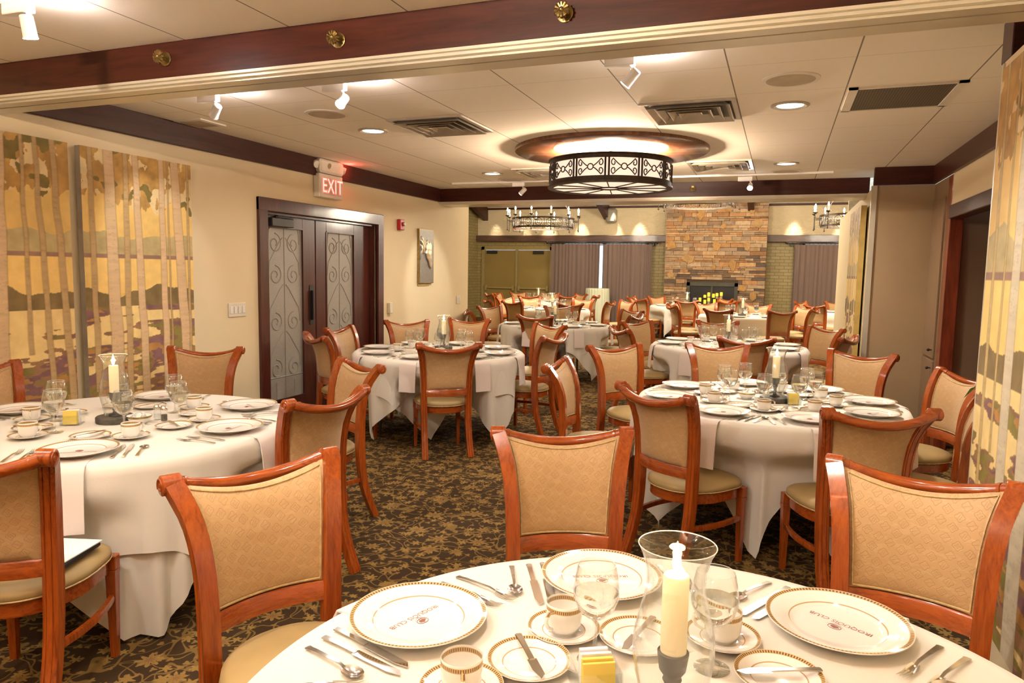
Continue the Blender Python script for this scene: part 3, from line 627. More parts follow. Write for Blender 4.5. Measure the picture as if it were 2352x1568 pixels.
# drum pendant
def drum():
    e=empty('drum_pendant'); 
    MB().lathe([(.001,-.03),(.84,-.03),(.85,-.024),(.85,0),(.001,0)],72).build('ceiling_disc',MAT['drumdisc'],e)
    zt,zb,r=-.11,-.335,.53
    q=MB(); q.tube([(0,0,-.03),(0,0,-.09)],.012,8); q.lathe([(.001,-.085),(.08,-.09),(.09,-.10),(.09,-.105)],20); q.build('canopy_stem',MAT['iron'],e)
    fr=MB(); fr.lathe([(r-.004,zt-.035),(r+.006,zt-.035),(r+.006,zt-.004),(r+.018,zt),(r+.018,zt+.008),(r-.004,zt+.008)],72,closed=True)
    fr.lathe([(r-.004,zb+.045),(r+.006,zb+.045),(r+.006,zb+.012),(r+.02,zb+.008),(r+.02,zb-.008),(r-.03,zb-.008),(r-.03,zb)],72,closed=True)
    n=12; zc=(zt+zb)/2+.004; H=.066
    for k in range(n):
        a=2*PI*(k+.35)/n
        for da in (-.028,.028): 
            p0=((r+.006)*cos(a+da),(r+.006)*sin(a+da)); fr.tube([(p0[0],p0[1],zt-.03),(p0[0],p0[1],zb+.04)],.008,4)
    fr.build('frame',MAT['iron'],e)
    R2=r+.005
    def P(a,z): return (R2*cos(a),R2*sin(a),zc+z)
    for k in range(n):
        sc=MB(); a0=2*PI*(k+.85)/n; wd=2*PI/n*.5-.05
        sc.tube([P(a0+.045*cos(t*PI/8),.024*sin(t*PI/8)) for t in range(16)],.005,5,closed=True)
        for sd in (-1,1):
            for up in (-1,1):
                pts=[]
                for t in range(9):
                    q=t/8; pts.append(P(a0+sd*(.045+q*(wd-.085)),up*(.006+(H-.008)*q**1.3)))
                ca,cz=a0+sd*(wd-.052),up*.030
                for t in range(1,15):
                    ang=PI/2+t*.42; rr=.032*(1-t/17)
                    pts.append(P(ca-sd*rr*cos(ang)*1.5,cz+up*rr*sin(ang)*1.0))
                sc.tube(pts,.0048,5)
        sc.build('scrollwork',MAT['iron'],e)
    MB().lathe([(r-.012,zt-.002),(r-.012,zb+.004),(r-.016,zb+.004),(r-.016,zt-.002)],72,closed=True).build('side_shade',MAT['shade'],e)
    MB().lathe([(.001,zb+.006),(r-.02,zb+.006),(r-.02,zb+.002),(.001,zb+.002)],72).build('bottom_shade',MAT['shade2'],e)
    ri=MB()
    for k in range(n):
        a=2*PI*(k+.35)/n; ri.tube([(.09*cos(a),.09*sin(a),zb-.002),((r-.01)*cos(a),(r-.01)*sin(a),zb-.002)],.0055,4)
    ri.tube([(.09*cos(t*PI/16),.09*sin(t*PI/16),zb-.002) for t in range(32)],.008,5,closed=True); ri.build('bottom_ribs',MAT['iron'],e)
    return e
m,nt,b=newmat('polished_walnut_disc'); t=NT(nt); co=t.coord('Object',(2,20,2)); t.L(t.ramp(t.noise(co,3,4),[(.3,(.12,.045,.022)),(.65,(.24,.09,.045))]),b.inputs['Base Color']); b.inputs['Roughness'].default_value=.22; b.inputs['Coat Weight'].default_value=.4; b.inputs['Coat Roughness'].default_value=.1; MAT['drumdisc']=m
dr=drum(); dr.location=(DRUMS[0][0],DRUMS[0][1],CEIL-.0); tag(dr,'large drum pendant of scrolled bronze ironwork and frosted panels under round wooden disc','ceiling lamp')
d2=copy_tree(dr,(DRUMS[1][0],DRUMS[1][1],CEIL),0); tag(d2,'added second drum pendant of scrolled ironwork, unseen overhead, for ceiling light','ceiling lamp')
# beam rosettes
for i,(x,y,z) in enumerate(((-2.868,2.735,2.531),(-1.871,2.735,2.524),(-.836,2.735,2.526),(-1.03,8.70,2.535))):
    r=empty('beam_rosette',(x,y,z)); tag(r,'aged brass flower rosette knob on the '+('near beam, '+['left of the three','middle of the three','right of the three'][i] if i<3 else 'far beam'),'ornament',group='brass beam rosettes')
    MB().tube([(0,0,0),(0,-.006,0),(0,-.008,0)],[.033,.033,.026],24).build('back_plate',MAT['brass'],r)
    f=MB(); f.tube([(0,-.008,0),(0,-.045,0)],.009,8)
    for k in range(12):
        a=2*PI*k/12; f.tube([(0,-.048,0),(.012*cos(a),-.052,.012*sin(a)),(.026*cos(a),-.050,.026*sin(a)),(.032*cos(a),-.046,.032*sin(a))],[.004,.005,.0075,.003],6)
    f.sphere((0,-.052,0),.011); f.build('flower_head',MAT['brass'],r)
# ================================================================== WALL ITEMS
ex=empty('exit_sign',(XL,6.15,2.23)); tag(ex,'beige combination exit sign with red letters above the dark double doors','sign')
MB().bbox(0,.075,-.20,.20,0,.235,.008).build('sign_box',MAT['offwhite'],ex)
q=MB(); q.bbox(0,.095,-.20,.20,.24,.375,.02); q.tube([(.03,.20,.32),(.075,.245,.30)],[.04,.035],12); q.tube([(.03,-.20,.32),(.06,-.215,.31)],[.04,.035],12); q.build('emergency_head',MAT['offwhite'],ex)
MB().tube([(.094,-.07,.315),(.104,-.07,.312)],[.028,.028],16).build('round_lens',MAT['chrome'],ex)
MB().box(.0755,.0765,-.13,.165,.03,.2).build('red_panel',MAT['redhalo'],ex,smooth=False)
tm=text_mesh('EXIT',.20,.0015,spacing=1.05)
M=Matrix(((0,0,1,.078),(.82,0,0,.018),(0,1,0,.113),(0,0,0,1))); tm.xf(M); tm.build('letters',MAT['pinkglow'],ex,smooth=False)
q=MB()
for dy,dz in ((-.006,0),(.006,0),(0,-.006),(0,.006),(-.0045,-.0045),(.0045,.0045),(.0045,-.0045),(-.0045,.0045)):
    tm=text_mesh('EXIT',.20,.0004,spacing=1.05); M=Matrix(((0,0,1,.0772),(.82,0,0,.018+dy),(0,1,0,.113+dz),(0,0,0,1))); tm.xf(M); q.add(tm.v,tm.f)
q.build('letter_outline',MAT['redglow'],ex,smooth=False)
point('exit_glow',(XL+.10,6.43,2.55),1.3,.03,(1,.1,.08))
al=empty('fire_alarm',(XL,7.64,2.0)); tag(al,'small red fire alarm strobe on the cream wall right of doors','fire alarm')
MB().bbox(0,.05,-.055,.055,0,.13,.008).build('housing',MAT['red'],al); MB().bbox(.05,.075,.0,.04,.05,.10,.008).build('strobe_lens',MAT['chrome'],al)
th=MB().bbox(XL,XL+.04,7.36,7.43,1.0,1.13,.006).build('wall_sensor',MAT['offwhite']); tag(th,'small white box on the wall low beside the door casing','wall device')
def plate_sw(y,z,w,n,l):
    e=empty('light_switch',(XL,y,z)); tag(e,l,'light switch'); MB().bbox(0,.008,-w/2,w/2,-.06,.06,.003).build('cover_plate',MAT['offwhite'],e)
    for k in range(n):
        yy=(k-(n-1)/2)*(w/(n+.3)); MB().bbox(.008,.013,yy-.014,yy+.014,-.03,.03,.002).build('rocker',MAT['white'],e)
plate_sw(4.86,1.155,.21,4,'four-gang white light switch between painting and double doors'); plate_sw(9.35,1.10,.13,3,'three-gang cream light switch at the far end of left wall')
# horse relief
hr=empty('horse_relief',(XL+.001,8.30,1.35)); tag(hr,'tall narrow bronze relief panel of a horse head on cream wall','wall art')
MB().bbox(0,.035,-.20,.20,0,.70,.003).build('backing',MAT['brass'],hr)
MB().box(0,.012,-.19,.13,-.03,0).build('shadow_block',MAT['canvas_edge'],hr,smooth=False)
def sdpoly(px,py,poly):
    d=1e9;ins=False;n=len(poly)
    for i in range(n):
        ax,ay=poly[i];bx,by=poly[(i+1)%n]; ex_,ey=bx-ax,by-ay; wx,wy=px-ax,py-ay
        tt=max(0,min(1,(wx*ex_+wy*ey)/(ex_*ex_+ey*ey))); dx,dy=wx-ex_*tt,wy-ey*tt; d=min(d,dx*dx+dy*dy)
        if (ay>py)!=(by>py) and px<(bx-ax)*(py-ay)/(by-ay)+ax: ins=not ins
    return math.sqrt(d)*(1 if ins else -1)
head_poly=[(.44,.78),(.52,.83),(.58,.76),(.72,.79),(.80,.74),(.80,.55),(.78,.42),(.84,.36),(.83,.30),(.74,.26),(.62,.30),(.58,.36),(.42,.46),(.34,.55),(.38,.64)]
neck_poly=[(.02,.90),(.2,.87),(.44,.78),(.44,.66),(.34,.58),(.12,.53),(.02,.42)]
NU,NV=44,78; vv=[];ff=[];cc=[]
for i in range(NU+1):
    for j in range(NV+1):
        u,v=i/NU,j/NV; a=sdpoly(u,v,head_poly); c_=sdpoly(u,v,neck_poly)
        h=0
        if a>0: h=.035*min(1,math.sqrt(a/.12))+.004*sin(v*60)*(.3 if u<.7 else 0)
        if c_>0: h=max(h,.022*min(1,math.sqrt(c_/.12))+.006*sin(u*38+v*22+3*sin(v*17)))
        vv.append((.036+h,-.19+.38*u,.01+.68*v)); cc.append(h)
for i in range(NU):
    for j in range(NV): k=i*(NV+1)+j; ff.append((k,k+NV+1,k+NV+2,k+1))
hm=MB(); hm.v=vv; hm.f=ff; hm.c=[((.74,.60,.40,1) if cc[f[0]]>.012 else (.22,.20,.17,1)) for f in ff]; hm.build('horse_head',MAT['bronze'],hr,ang=80)
# ---------------- paintings
def sst(d,w): return np.clip(.5-d/w,0,1)
def vnoise(x,y,seed):
    r=np.random.RandomState(seed); g=r.rand(64,64); xi=np.floor(x).astype(int); yi=np.floor(y).astype(int); fx=x-xi; fy=y-yi; fx=fx*fx*(3-2*fx); fy=fy*fy*(3-2*fy)
    G=lambda a,b:g[a%64,b%64]
    return (G(xi,yi)*(1-fx)+G(xi+1,yi)*fx)*(1-fy)+(G(xi,yi+1)*(1-fx)+G(xi+1,yi+1)*fx)*fy
def fbm(x,y,s): return .55*vnoise(x,y,s)+.3*vnoise(x*2.1,y*2.1,s+1)+.15*vnoise(x*4.3,y*4.3,s+2)
def paint(seed,W_,H_,trunks,nx=190,ny=400,hor=.62):
    U,V=np.meshgrid((np.arange(nx)+.5)/nx,(np.arange(ny)+.5)/ny,indexing='ij'); x=U*W_; y=V*H_
    C=np.zeros((nx,ny,3)); 
    def put(mask,col,var=0,s=0):
        c=np.array(col)[None,:]*(1+var*(fbm(x*14,y*14,seed+s+50)[mask]-.5)[:,None]*2); C[mask]=c
    full=np.ones_like(U,bool); put(full,(.80,.55,.17),.12)
    sky=V>hor+.03; C[sky]=(np.array((.80,.56,.19))*(1+.35*(fbm(x*3,y*3,seed)[sky]-.5)[:,None]))
    put((V>hor-.005)&(V<hor+.05+.05*fbm(x*6,y*0,seed+3)),(.52,.42,.20),.25,1)
    put((V>hor-.012)&(V<hor+.004),(.34,.20,.14),.2,2)
    put((V<hor-.012)&(V>hor-.14),(.90,.64,.22),.06,3)
    hill=hor-.17+.07*fbm(x*4,y*0+1,seed+5)
    put((V<hill)&(V>hor-.19),(.24,.17,.07),.3,4)
    lo=V<hor-.19
    n1=fbm(x*3.2,y*14,seed+7); n2=fbm(x*5,y*17,seed+9); dens=.60-.28*(1-V/(hor-.19))
    put(lo,(.88,.68,.30),.10,5)
    put(lo&(n1>dens-.05),(.32,.18,.09),.35,6); put(lo&(n1>dens-.02)&(n2>.52),(.25,.13,.13),.3,7); put(lo&(n1>dens-.02)&(n2<.42),(.27,.22,.06),.3,8); put(lo&(n1>dens+.08)&(fbm(x*9,y*20,seed+12)>.55),(.52,.27,.08),.3,9)
    top=V>(.80+.12*fbm(x*7,y*3,seed+15)-.08*fbm(x*19,y*9,seed+17)); put(top,(.50,.30,.09),.4,10); put(top&(fbm(x*12,y*10,seed+19)>.60),(.77,.62,.33),.1,11); put(top&(fbm(x*8,y*8,seed+21)<.34),(.22,.17,.05),.3,12)
    C=C*(1+.18*(fbm(x*22,y*22,seed+70)-.5))[...,None]
    for (u0,w,lean,base,col) in trunks:
        cx=u0+lean*(V-.5)+.012*(vnoise(V*9,V*0+3,seed+31)-.5); ww=w*(1.12-.3*V); e_=1.6/nx
        d=(U-cx)/ww; up=(V>base)
        k=(sst(np.abs(U-cx)-ww/2-.002,e_)*up)[...,None]; C=C*(1-k*.55)+np.array((.20,.11,.05))*k*.55
        k=(sst(np.abs(U-cx)-ww/2+.004,e_)*up)[...,None]; c=np.array(col)*(1+.25*(fbm(x*5,y*55,seed+33)-.5)+.10*(.5-np.abs(d+.15)))[...,None]
        c=c*.80*(1-.13*(fbm(x*30,y*90,seed+36)>.68)[...,None])*(1-.25*np.clip(V-.6,0,1))[...,None]; C=C*(1-k)+c*k
    return np.clip(C,0.01,.95)
def painting(name,l,x,y0,y1,z0,z1,face,seed,trunks,edge,th=.045):
    # face=+1: canvas faces +X ; -1: faces -X ; y0..y1 along the wall, u runs left to right as seen
    W_,H_=y1-y0,z1-z0; e=empty(name,(x+.022*face,(y0+y1)/2,z0)); tag(e,l,'painting')
    MB().box(-.021 if face>0 else 0,0 if face>0 else .021,-W_*.35,W_*.35,H_*.8,H_*.84).build('hanging_cleat',MAT['base'],e,smooth=False)
    b=MB(); b.box(0 if face>0 else -th,th if face>0 else 0,-W_/2,W_/2,0,H_); b.build('stretcher_canvas',edge,e,smooth=False)
    nx,ny=190,400; C=paint(seed,W_,H_,trunks,nx+1,ny+1); xs=(th+.001)*face
    m=MB(); pc=[]
    for i in range(nx+1):
        for j in range(ny+1):
            u=i/nx; yy=(-W_/2+u*W_) if face>0 else (W_/2-u*W_); m.v.append((xs,yy,j/ny*H_)); pc+= [*C[i,j],1]
    for i in range(nx):
        for j in range(ny): k=i*(ny+1)+j; m.f.append((k,k+ny+1,k+ny+2,k+1))
    pf=m.build('painted_face',MAT['paint'],e,smooth=False); ca=pf.data.color_attributes.new('Col','FLOAT_COLOR','POINT'); ca.data.foreach_set('color',pc)
pal=(.86,.62,.36); pal2=(.66,.46,.22)
painting('birch_painting','large tall canvas of birch trees by water, right one on left wall',XL,3.39,4.317,.44,2.298,1,3,[(.08,.05,-.02,.12,pal2),(.24,.105,-.04,.02,pal),(.36,.055,.01,.05,pal2),(.48,.07,-.06,.0,pal),(.70,.065,-.02,.06,pal),(.76,.02,-.02,.2,pal2),(.88,.10,-.12,.05,pal),(.955,.03,.0,.15,pal2)],MAT['canvas_edge2'])
painting('birch_painting','large tall canvas of birch trees by water at the left picture edge',XL,2.38,3.305,.44,2.298,1,14,[(.30,.10,.05,.02,pal),(.47,.16,.06,.0,pal),(.68,.035,-.02,.28,pal2),(.80,.045,-.08,.05,pal2),(.93,.055,-.10,.02,pal2)],MAT['canvas_edge2'])
painting('birch_painting','tall birch tree canvas on the partition at the right picture edge',XP,2.39,3.325,.26,2.34,-1,23,[(.12,.045,-.02,.0,(.70,.52,.22)),(.27,.03,-.01,.3,(.70,.52,.22)),(.42,.11,-.04,.0,(.80,.70,.50)),(.66,.14,-.06,.0,(.80,.70,.50)),(.90,.07,.02,.0,pal)],MAT['canvas_edge'])
painting('birch_painting','narrow-looking golden birch canvas on the far partition edge beside tan column',XP,8.40,9.60,.30,2.285,-1,31,[(.2,.06,0,.3,(.80,.66,.40)),(.45,.10,0,.3,(.80,.66,.40)),(.7,.05,0,.3,(.80,.66,.40)),(.9,.08,0,.3,(.80,.66,.40))],MAT['canvas_edge'],.055)
# ================================================================== FIREPLACE
fp=empty('stone_fireplace',(-1.79,20.8,0)); tag(fp,'tall ledge-stone fireplace chimney with dark firebox on far wall','fireplace')
FW=1.355; b=MB(); b.box(-FW+.01,-.73,.0,.49,0,3.50); b.box(.67,FW-.01,.0,.49,0,3.50); b.box(-.73,.67,0,.49,1.30,3.50); b.box(-.73,.67,.4,.49,0,1.3); b.build('mortar_core',MAT['mortar'],fp,smooth=False)
def stones():
    b=MB(); r=random.Random(5)
    pal_=[(.42,.25,.13),(.50,.33,.18),(.46,.25,.11),(.52,.38,.24),(.38,.20,.09),(.48,.34,.21),(.42,.31,.20),(.52,.33,.17),(.36,.26,.18),(.30,.20,.12)]
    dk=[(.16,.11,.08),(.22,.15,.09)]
    feats=[]
    for (fx,fz,w,h) in ((-.42,3.25,.22,.42),(.33,3.38,.30,.2),(-.98,3.10,.14,.22),(.22,2.88,.16,.16),(.05,2.35,.24,.32),(.86,2.35,.20,.3),(-1.2,2.3,.26,.36),(-.78,2.55,.2,.22),(-.72,1.98,.36,.30),(.5,1.8,.22,.32),(.0,1.75,.1,.16),(.78,1.15,.24,.18),(1.12,2.95,.28,.26),(1.08,.95,.2,.26),(.95,3.3,.16,.2),(-1.2,1.5,.2,.22),(-.7,3.42,.18,.12)):
        feats.append((fx-w/2,fx+w/2,fz-h/2,fz+h/2))
        n=r.choice((5,6,7)); pts=[]
        for k in range(n):
            a=2*PI*(k+r.uniform(-.25,.25))/n+r.random(); pts.append((fx+w/2*1.02*cos(a),fz+h/2*1.02*sin(a)))
        pts.sort(key=lambda p:math.atan2(p[1]-fz,p[0]-fx)); c=r.choice([(.50,.29,.10),(.42,.25,.09),(.47,.30,.13)]); 
        b.prism([(p[0],p[1]) for p in pts],-.06-r.random()*.02,0,'y',(*c,1))
    z=0
    while z<3.45:
        h=r.choice((.05,.065,.08,.10,.12)); x=-FW
        while x<FW-.01:
            w=r.uniform(.14,.50); x1=min(FW,x+w)
            if FW-x1<.08: x1=FW
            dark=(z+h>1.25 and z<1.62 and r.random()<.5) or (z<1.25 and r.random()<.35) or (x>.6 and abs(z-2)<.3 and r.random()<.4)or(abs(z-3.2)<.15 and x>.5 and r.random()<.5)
            def put(x0,x1,z0,z1):
                if x1-x0<.03: return
                if z0<1.29 and x1>-.73 and x0<.67:
                    if x0<-.78: put(x0,-.73,z0,z1)
                    if x1>.72: put(.67,x1,z0,z1)
                    return
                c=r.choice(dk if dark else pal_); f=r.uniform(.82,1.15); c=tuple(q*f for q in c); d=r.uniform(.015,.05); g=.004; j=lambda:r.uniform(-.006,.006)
                s=len(b.v); b.box(x0+g,x1-g,-d,0,z0+g,z1-g,(*c,1))
                for q in range(s,s+8):
                    vx,vy,vz=b.v[q]; b.v[q]=(vx+j(),vy+(j() if vy<0 else 0),vz+j()*.6)
                if x0<=-FW+.01: b.box(x0-.02,x0+.012,-d,.48,z0+g,z1-g,(*c,1))
                if x1>=FW-.01: b.box(x1-.012,x1+.02,-d,.48,z0+g,z1-g,(*c,1))
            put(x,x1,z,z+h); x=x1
        z+=h
    return b
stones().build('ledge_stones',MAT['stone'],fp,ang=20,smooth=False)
b=MB(); b.box(-.73,-.64,-.06,.02,0,1.30); b.box(.58,.67,-.06,.02,0,1.30); b.box(-.73,.67,-.06,.02,1.20,1.30); b.box(-.055,-.005,-.055,.01,0,1.2); b.build('firebox_surround',MAT['fbframe'],fp,smooth=False)
MB().box(-.64,-.055,-.01,.0,0,1.2).box(-.005,.58,-.01,.0,0,1.2).build('mesh_screen',MAT['screen'],fp,smooth=False)
hs=MB().bbox(-2.9,-.6,20.1,20.72,0,.36,.02).build('hearth_bench',MAT['fbframe']); tag(hs,'low dark hearth ledge in front of the firebox','hearth')
st=MB()
for (x,z) in ((0,0),): pass
# candles on tiered stand before the fire: pixel columns taken from the photograph
CN=[(1606,697,'a'),(1619,693,'a'),(1619,680,'b'),(1628,688,'c'),(1639,678,'b'),(1647,680,'b'),(1657,677,'c'),(1628,677,'b'),(1641,694,'a'),(1653,692,'a')]
tiers=MB()
def at_y(px,py,Y):
    d=CR.T@np.array([(px-1176)/FPX,(py-784)/FPX,1.]); d=d*Y/d[1]; return d[0],d[2]+EYE
for i,(px,py,k) in enumerate([(1608,684,.1),(1619,677.5,.07),(1619,689,.1),(1628,672,.2),(1628,685,.16),(1639,675,.1),(1647,673.5,.15),(1657,671.5,.18),(1641,687.5,.14),(1653,684,.13)]):
    Y=20.45-(.0 if py<680 else .12); x,z=at_y(px,py,Y); hgt=k
    e=empty('pillar_candle',(x,Y,z-hgt)); tag(e,'glowing yellow pillar candle in front of the firebox,','candle','','glowing candles before the fireplace')
    MB().lathe([(.001,0),(.036,0),(.036,hgt),(.03,hgt+.006),(.012,hgt-.01),(.001,hgt-.012)],16).build('wax_body',MAT['led'] if k<.15 else MAT['ledgrey'],e)
    if k>=.15: MB().lathe([(.037,hgt*.5),(.037,hgt),(.03,hgt+.007),(.012,hgt-.009)],16).build('glowing_top',MAT['led'],e)
    tiers.tube([(x,Y,z-hgt),(x,Y,.36)],.008,6); tiers.lathe([(.001,z-hgt-.006),(.045,z-hgt-.006),(.045,z-hgt-.001),(.001,z-hgt-.001)],14,x,Y,0)
o=tiers.build('candle_stand',MAT['black']); tag(o,'black tiered stand holding the glowing candles before the fireplace','candle stand')
# ================================================================== CURTAINS
def curt(x0,x1,l,seed):
    r=random.Random(seed); n=int((x1-x0)*150); ph=r.random()*6
    def wv(x): 
        e=min(1,max(0,(x-x0)/.35)); e2=min(1,max(0,(x1-x)/.35)); amp=.012+.03*(1-min(e,e2)); return amp*sin(x*52+ph+1.5*sin(x*7))+.012*sin(x*19+ph)
    b=MB()
    for off in (0,.008): 
        b.grid(lambda u,v,off=off:(x0+(x1-x0)*u+.0,FY-.22+wv(x0+(x1-x0)*u)*(1-.25*v)+off,.02+2.36*v),n,6)
    return b
def curtain_set(x0,xs,x1,l1,l2,seed,rx0,rx1,rl):
    for (a,c,l) in ((x0,xs-.04,l1),(xs+.05,x1,l2)):
        if c-a<.1: continue
        o=curt(a,c,l,seed).build('curtain',MAT['curtain'],ang=80); tag(o,l,'curtain')
    e=empty('curtain_rod',((rx0+rx1)/2,FY-.22,2.43)); tag(e,rl,'curtain rod'); h=(rx1-rx0)/2
    q=MB(); q.tube([(-h,0,0),(h,0,0)],.018,10)
    for s_ in(-1,1): q.sphere((s_*h,0,0),.035)
    q.build('rod',MAT['black'],e)
    q=MB(); n=int(h*2/.11)
    for k in range(n): x=-h+.15+(2*h-.3)*k/(n-1); q.tube([(x,.028*cos(t*PI/6),.028*sin(t*PI/6)-.012) for t in range(12)],.005,5,closed=True)
    q.build('rings',MAT['black'],e); q=MB(); 
    for s_ in (-.93,.93): q.bbox(s_*h-.015,s_*h+.015,0,.22,-.09,.01,.004)
    q.build('bracket',MAT['black'],e)
curtain_set(-6.70,-5.13,-3.60,'mauve-brown curtain left of the bright daylight gap','mauve-brown curtain right of the daylight gap, beside the fireplace',3,-6.85,-3.45,'black curtain rod with rings above the left pair of curtains')
curtain_set(.30,3.3,3.4,'mauve-brown curtain right of the fireplace, beside the far partition','',8,.10,3.5,'black curtain rod with rings right of the fireplace')
# far wall small things
x_,z_=at_y(1192,524,FY); es=empty('exit_sign',(x_,FY,z_-.1)); tag(es,'small faint exit sign on far plaster wall behind left chandelier','sign'); MB().bbox(-.17,.17,-.06,0,0,.22,.01).build('sign_box',MAT['offwhite'],es)
tm=text_mesh('EXIT',.16,.001); tm.xf(Matrix(((1,0,0,0),(0,0,-1,-.062),(0,1,0,.10),(0,0,0,1)))); tm.build('letters',MAT['redglow'],es,smooth=False)
x_,z_=at_y(1406,496,FY); ws=MB().bbox(x_-.16,x_+.16,FY-.2,FY,z_-.22,z_+.22,.06).build('wall_speaker',plain('grey_speaker_case',(.30,.28,.22),.5)); tag(ws,'grey rounded speaker high on the far plaster wall','speaker')
# wall-washing downlights of the far room
for i,px in enumerate((1137.6,1204,1260,1335,1412,1468,1824,1936)):
    x_,_=at_y(px,530,FY-.1); y_=FY-.42
    f=empty('wall_wash_light',(x_,y_,3.63)); tag(f,'small ceiling spotlight washing the far plaster wall,','spotlight','','wall-washing spotlights of the far room')
    MB().tube([(0,0,.12),(0,0,.0),(0,0,-.10)],[.02,.045,.05],14).build('lamp_head',MAT['white'],f); 
    spot('wall_wash',(x_,y_+.08,3.5),(x_,FY-.10,2.75),170 if i not in(0,1) else 60,38,1.0,.03,(1,.84,.62))
# ================================================================== CHANDELIERS
def chandelier():
    e=empty('ring_chandelier'); R=.68
    q=MB(); 
    for z,rr in ((0,R),(-.19,R*.97)): q.lathe([(rr-.008,z-.018),(rr+.008,z-.018),(rr+.008,z+.018),(rr-.008,z+.018)],60,closed=True)
    q.build('ring_band',MAT['iron'],e)
    q=MB()
    for k in range(18):
        a=2*PI*k/18; c=Vector((R*cos(a),R*sin(a),-.095)); tn=Vector((-sin(a),cos(a),0))
        q.tube([c+tn*(.075*cos(t*PI/6))+Vector((0,0,.075*sin(t*PI/6))) for t in range(12)],.006,4,closed=True)
        q.tube([c+tn*(.035*cos(t*PI/4))+Vector((0,0,.035*sin(t*PI/4))) for t in range(8)],.005,4,closed=True)
        c2=Vector((R*cos(a+PI/18),R*sin(a+PI/18),0)); q.tube([c2,c2-Vector((0,0,.19))],.006,4)
    q.build('scrollwork',MAT['iron'],e)
    for k in range(12):
        a=2*PI*k/12; d=Vector((cos(a),sin(a),0)); p=d*(R+.12)
        q=MB(); q.tube([d*R+Vector((0,0,-.05)),p+Vector((0,0,-.05))],.009,5); q.tube([p+Vector((0,0,-.24)),p+Vector((0,0,.06))],.008,6); q.sphere(tuple(p+Vector((0,0,-.25))),.016,8,6); q.lathe([(.01,.03),(.05,.06),(.045,.065),(.012,.055)],14,p.x,p.y,0)
        arm=q.build('candle_arm',MAT['iron'],e)
        s=MB().tube([p+Vector((0,0,.06)),p+Vector((0,0,.15))],.014,8).build('candle_sleeve',MAT['creamer'],arm)
        MB().lathe([(.001,.15),(.014,.165),(.017,.18),(.010,.205),(.001,.225)],10,p.x,p.y,0).build('bulb',MAT['bulb'],arm)
    q=MB()
    for k in range(3): a=2*PI*k/3+.4; q.tube([(R*cos(a),R*sin(a),0),(0,0,1.1)],.006,4)
    q.tube([(0,0,1.1),(0,0,1.7)],.01,6); q.sphere((0,0,1.1),.03); q.build('hanging_chain',MAT['iron'],e); return e
ch=chandelier()
CH=[(-4.98,15,2.68,'ring chandelier with lit candle bulbs, left one in the far room'),(-1.65,15,3.10,'ring chandelier partly hidden behind the far beam, before the stone chimney'),(1.32,15,2.68,'ring chandelier with lit candle bulbs at right, cut by the partition')]
for i,(x,y,z,l) in enumerate(CH):
    o=ch if i==0 else copy_tree(ch,(0,0,0),.13*i); o.location=(x,y,z); o.scale=(1,1,1); tag(o,l,'chandelier',group='far room chandeliers'); 
    point('chandelier_light',(x,y,z+.25),400,.45,(1,.86,.68))
    MB().tube([(x,y,z+1.7),(x,y,5.4)],.008,5).build('chandelier_rod',MAT['iron'])['kind']='structure'
# ================================================================== CHAIRS
# local frame: origin on floor under the seat, sitter faces +Y
SP=[(0,.318,.190),(.05,.293,.188),(.12,.268,.186),(.22,.238,.184),(.34,.222,.184),(.46,.216,.185),(.58,.217,.187),(.68,.221,.191),(.76,.231,.198),(.83,.252,.209),(.88,.277,.223),(.915,.303,.238),(.935,.320,.246)]
def sprof(z):
    for i in range(len(SP)-1):
        if z<=SP[i+1][0] or i==len(SP)-2:
            a,b=SP[i],SP[i+1]; t=(z-a[0])/(b[0]-a[0]); t=max(0,min(1.2,t)); return -(a[1]+(b[1]-a[1])*t), a[2]+(b[2]-a[2])*t
def smooth_path(sd,z0,z1,n):
    P=[]
    for i in range(n+1):
        z=z0+(z1-z0)*i/n; y=0;x=0
        for k,w in ((-.03,.25),(0,.5),(.03,.25)):
            yy,xx=sprof(max(0,min(.935,z+k))); y+=w*yy; x+=w*xx
        P.append((sd*x,y,z))
    return P
def stile_prof(t):
    w=.025; d=.020+.004*(1-abs(2*t-1))
    return [(-w,-d),(w,-d),(w,d-.005),(w*.72,d),(w*.5,d),(w*.42,d-.0035),(w*.34,d),(-w*.34,d),(-w*.42,d-.0035),(-w*.5,d),(-w*.72,d),(-w,d-.005)]
BOW=.045
def bow(x,hw): return -BOW*(1-(x/hw)**2)
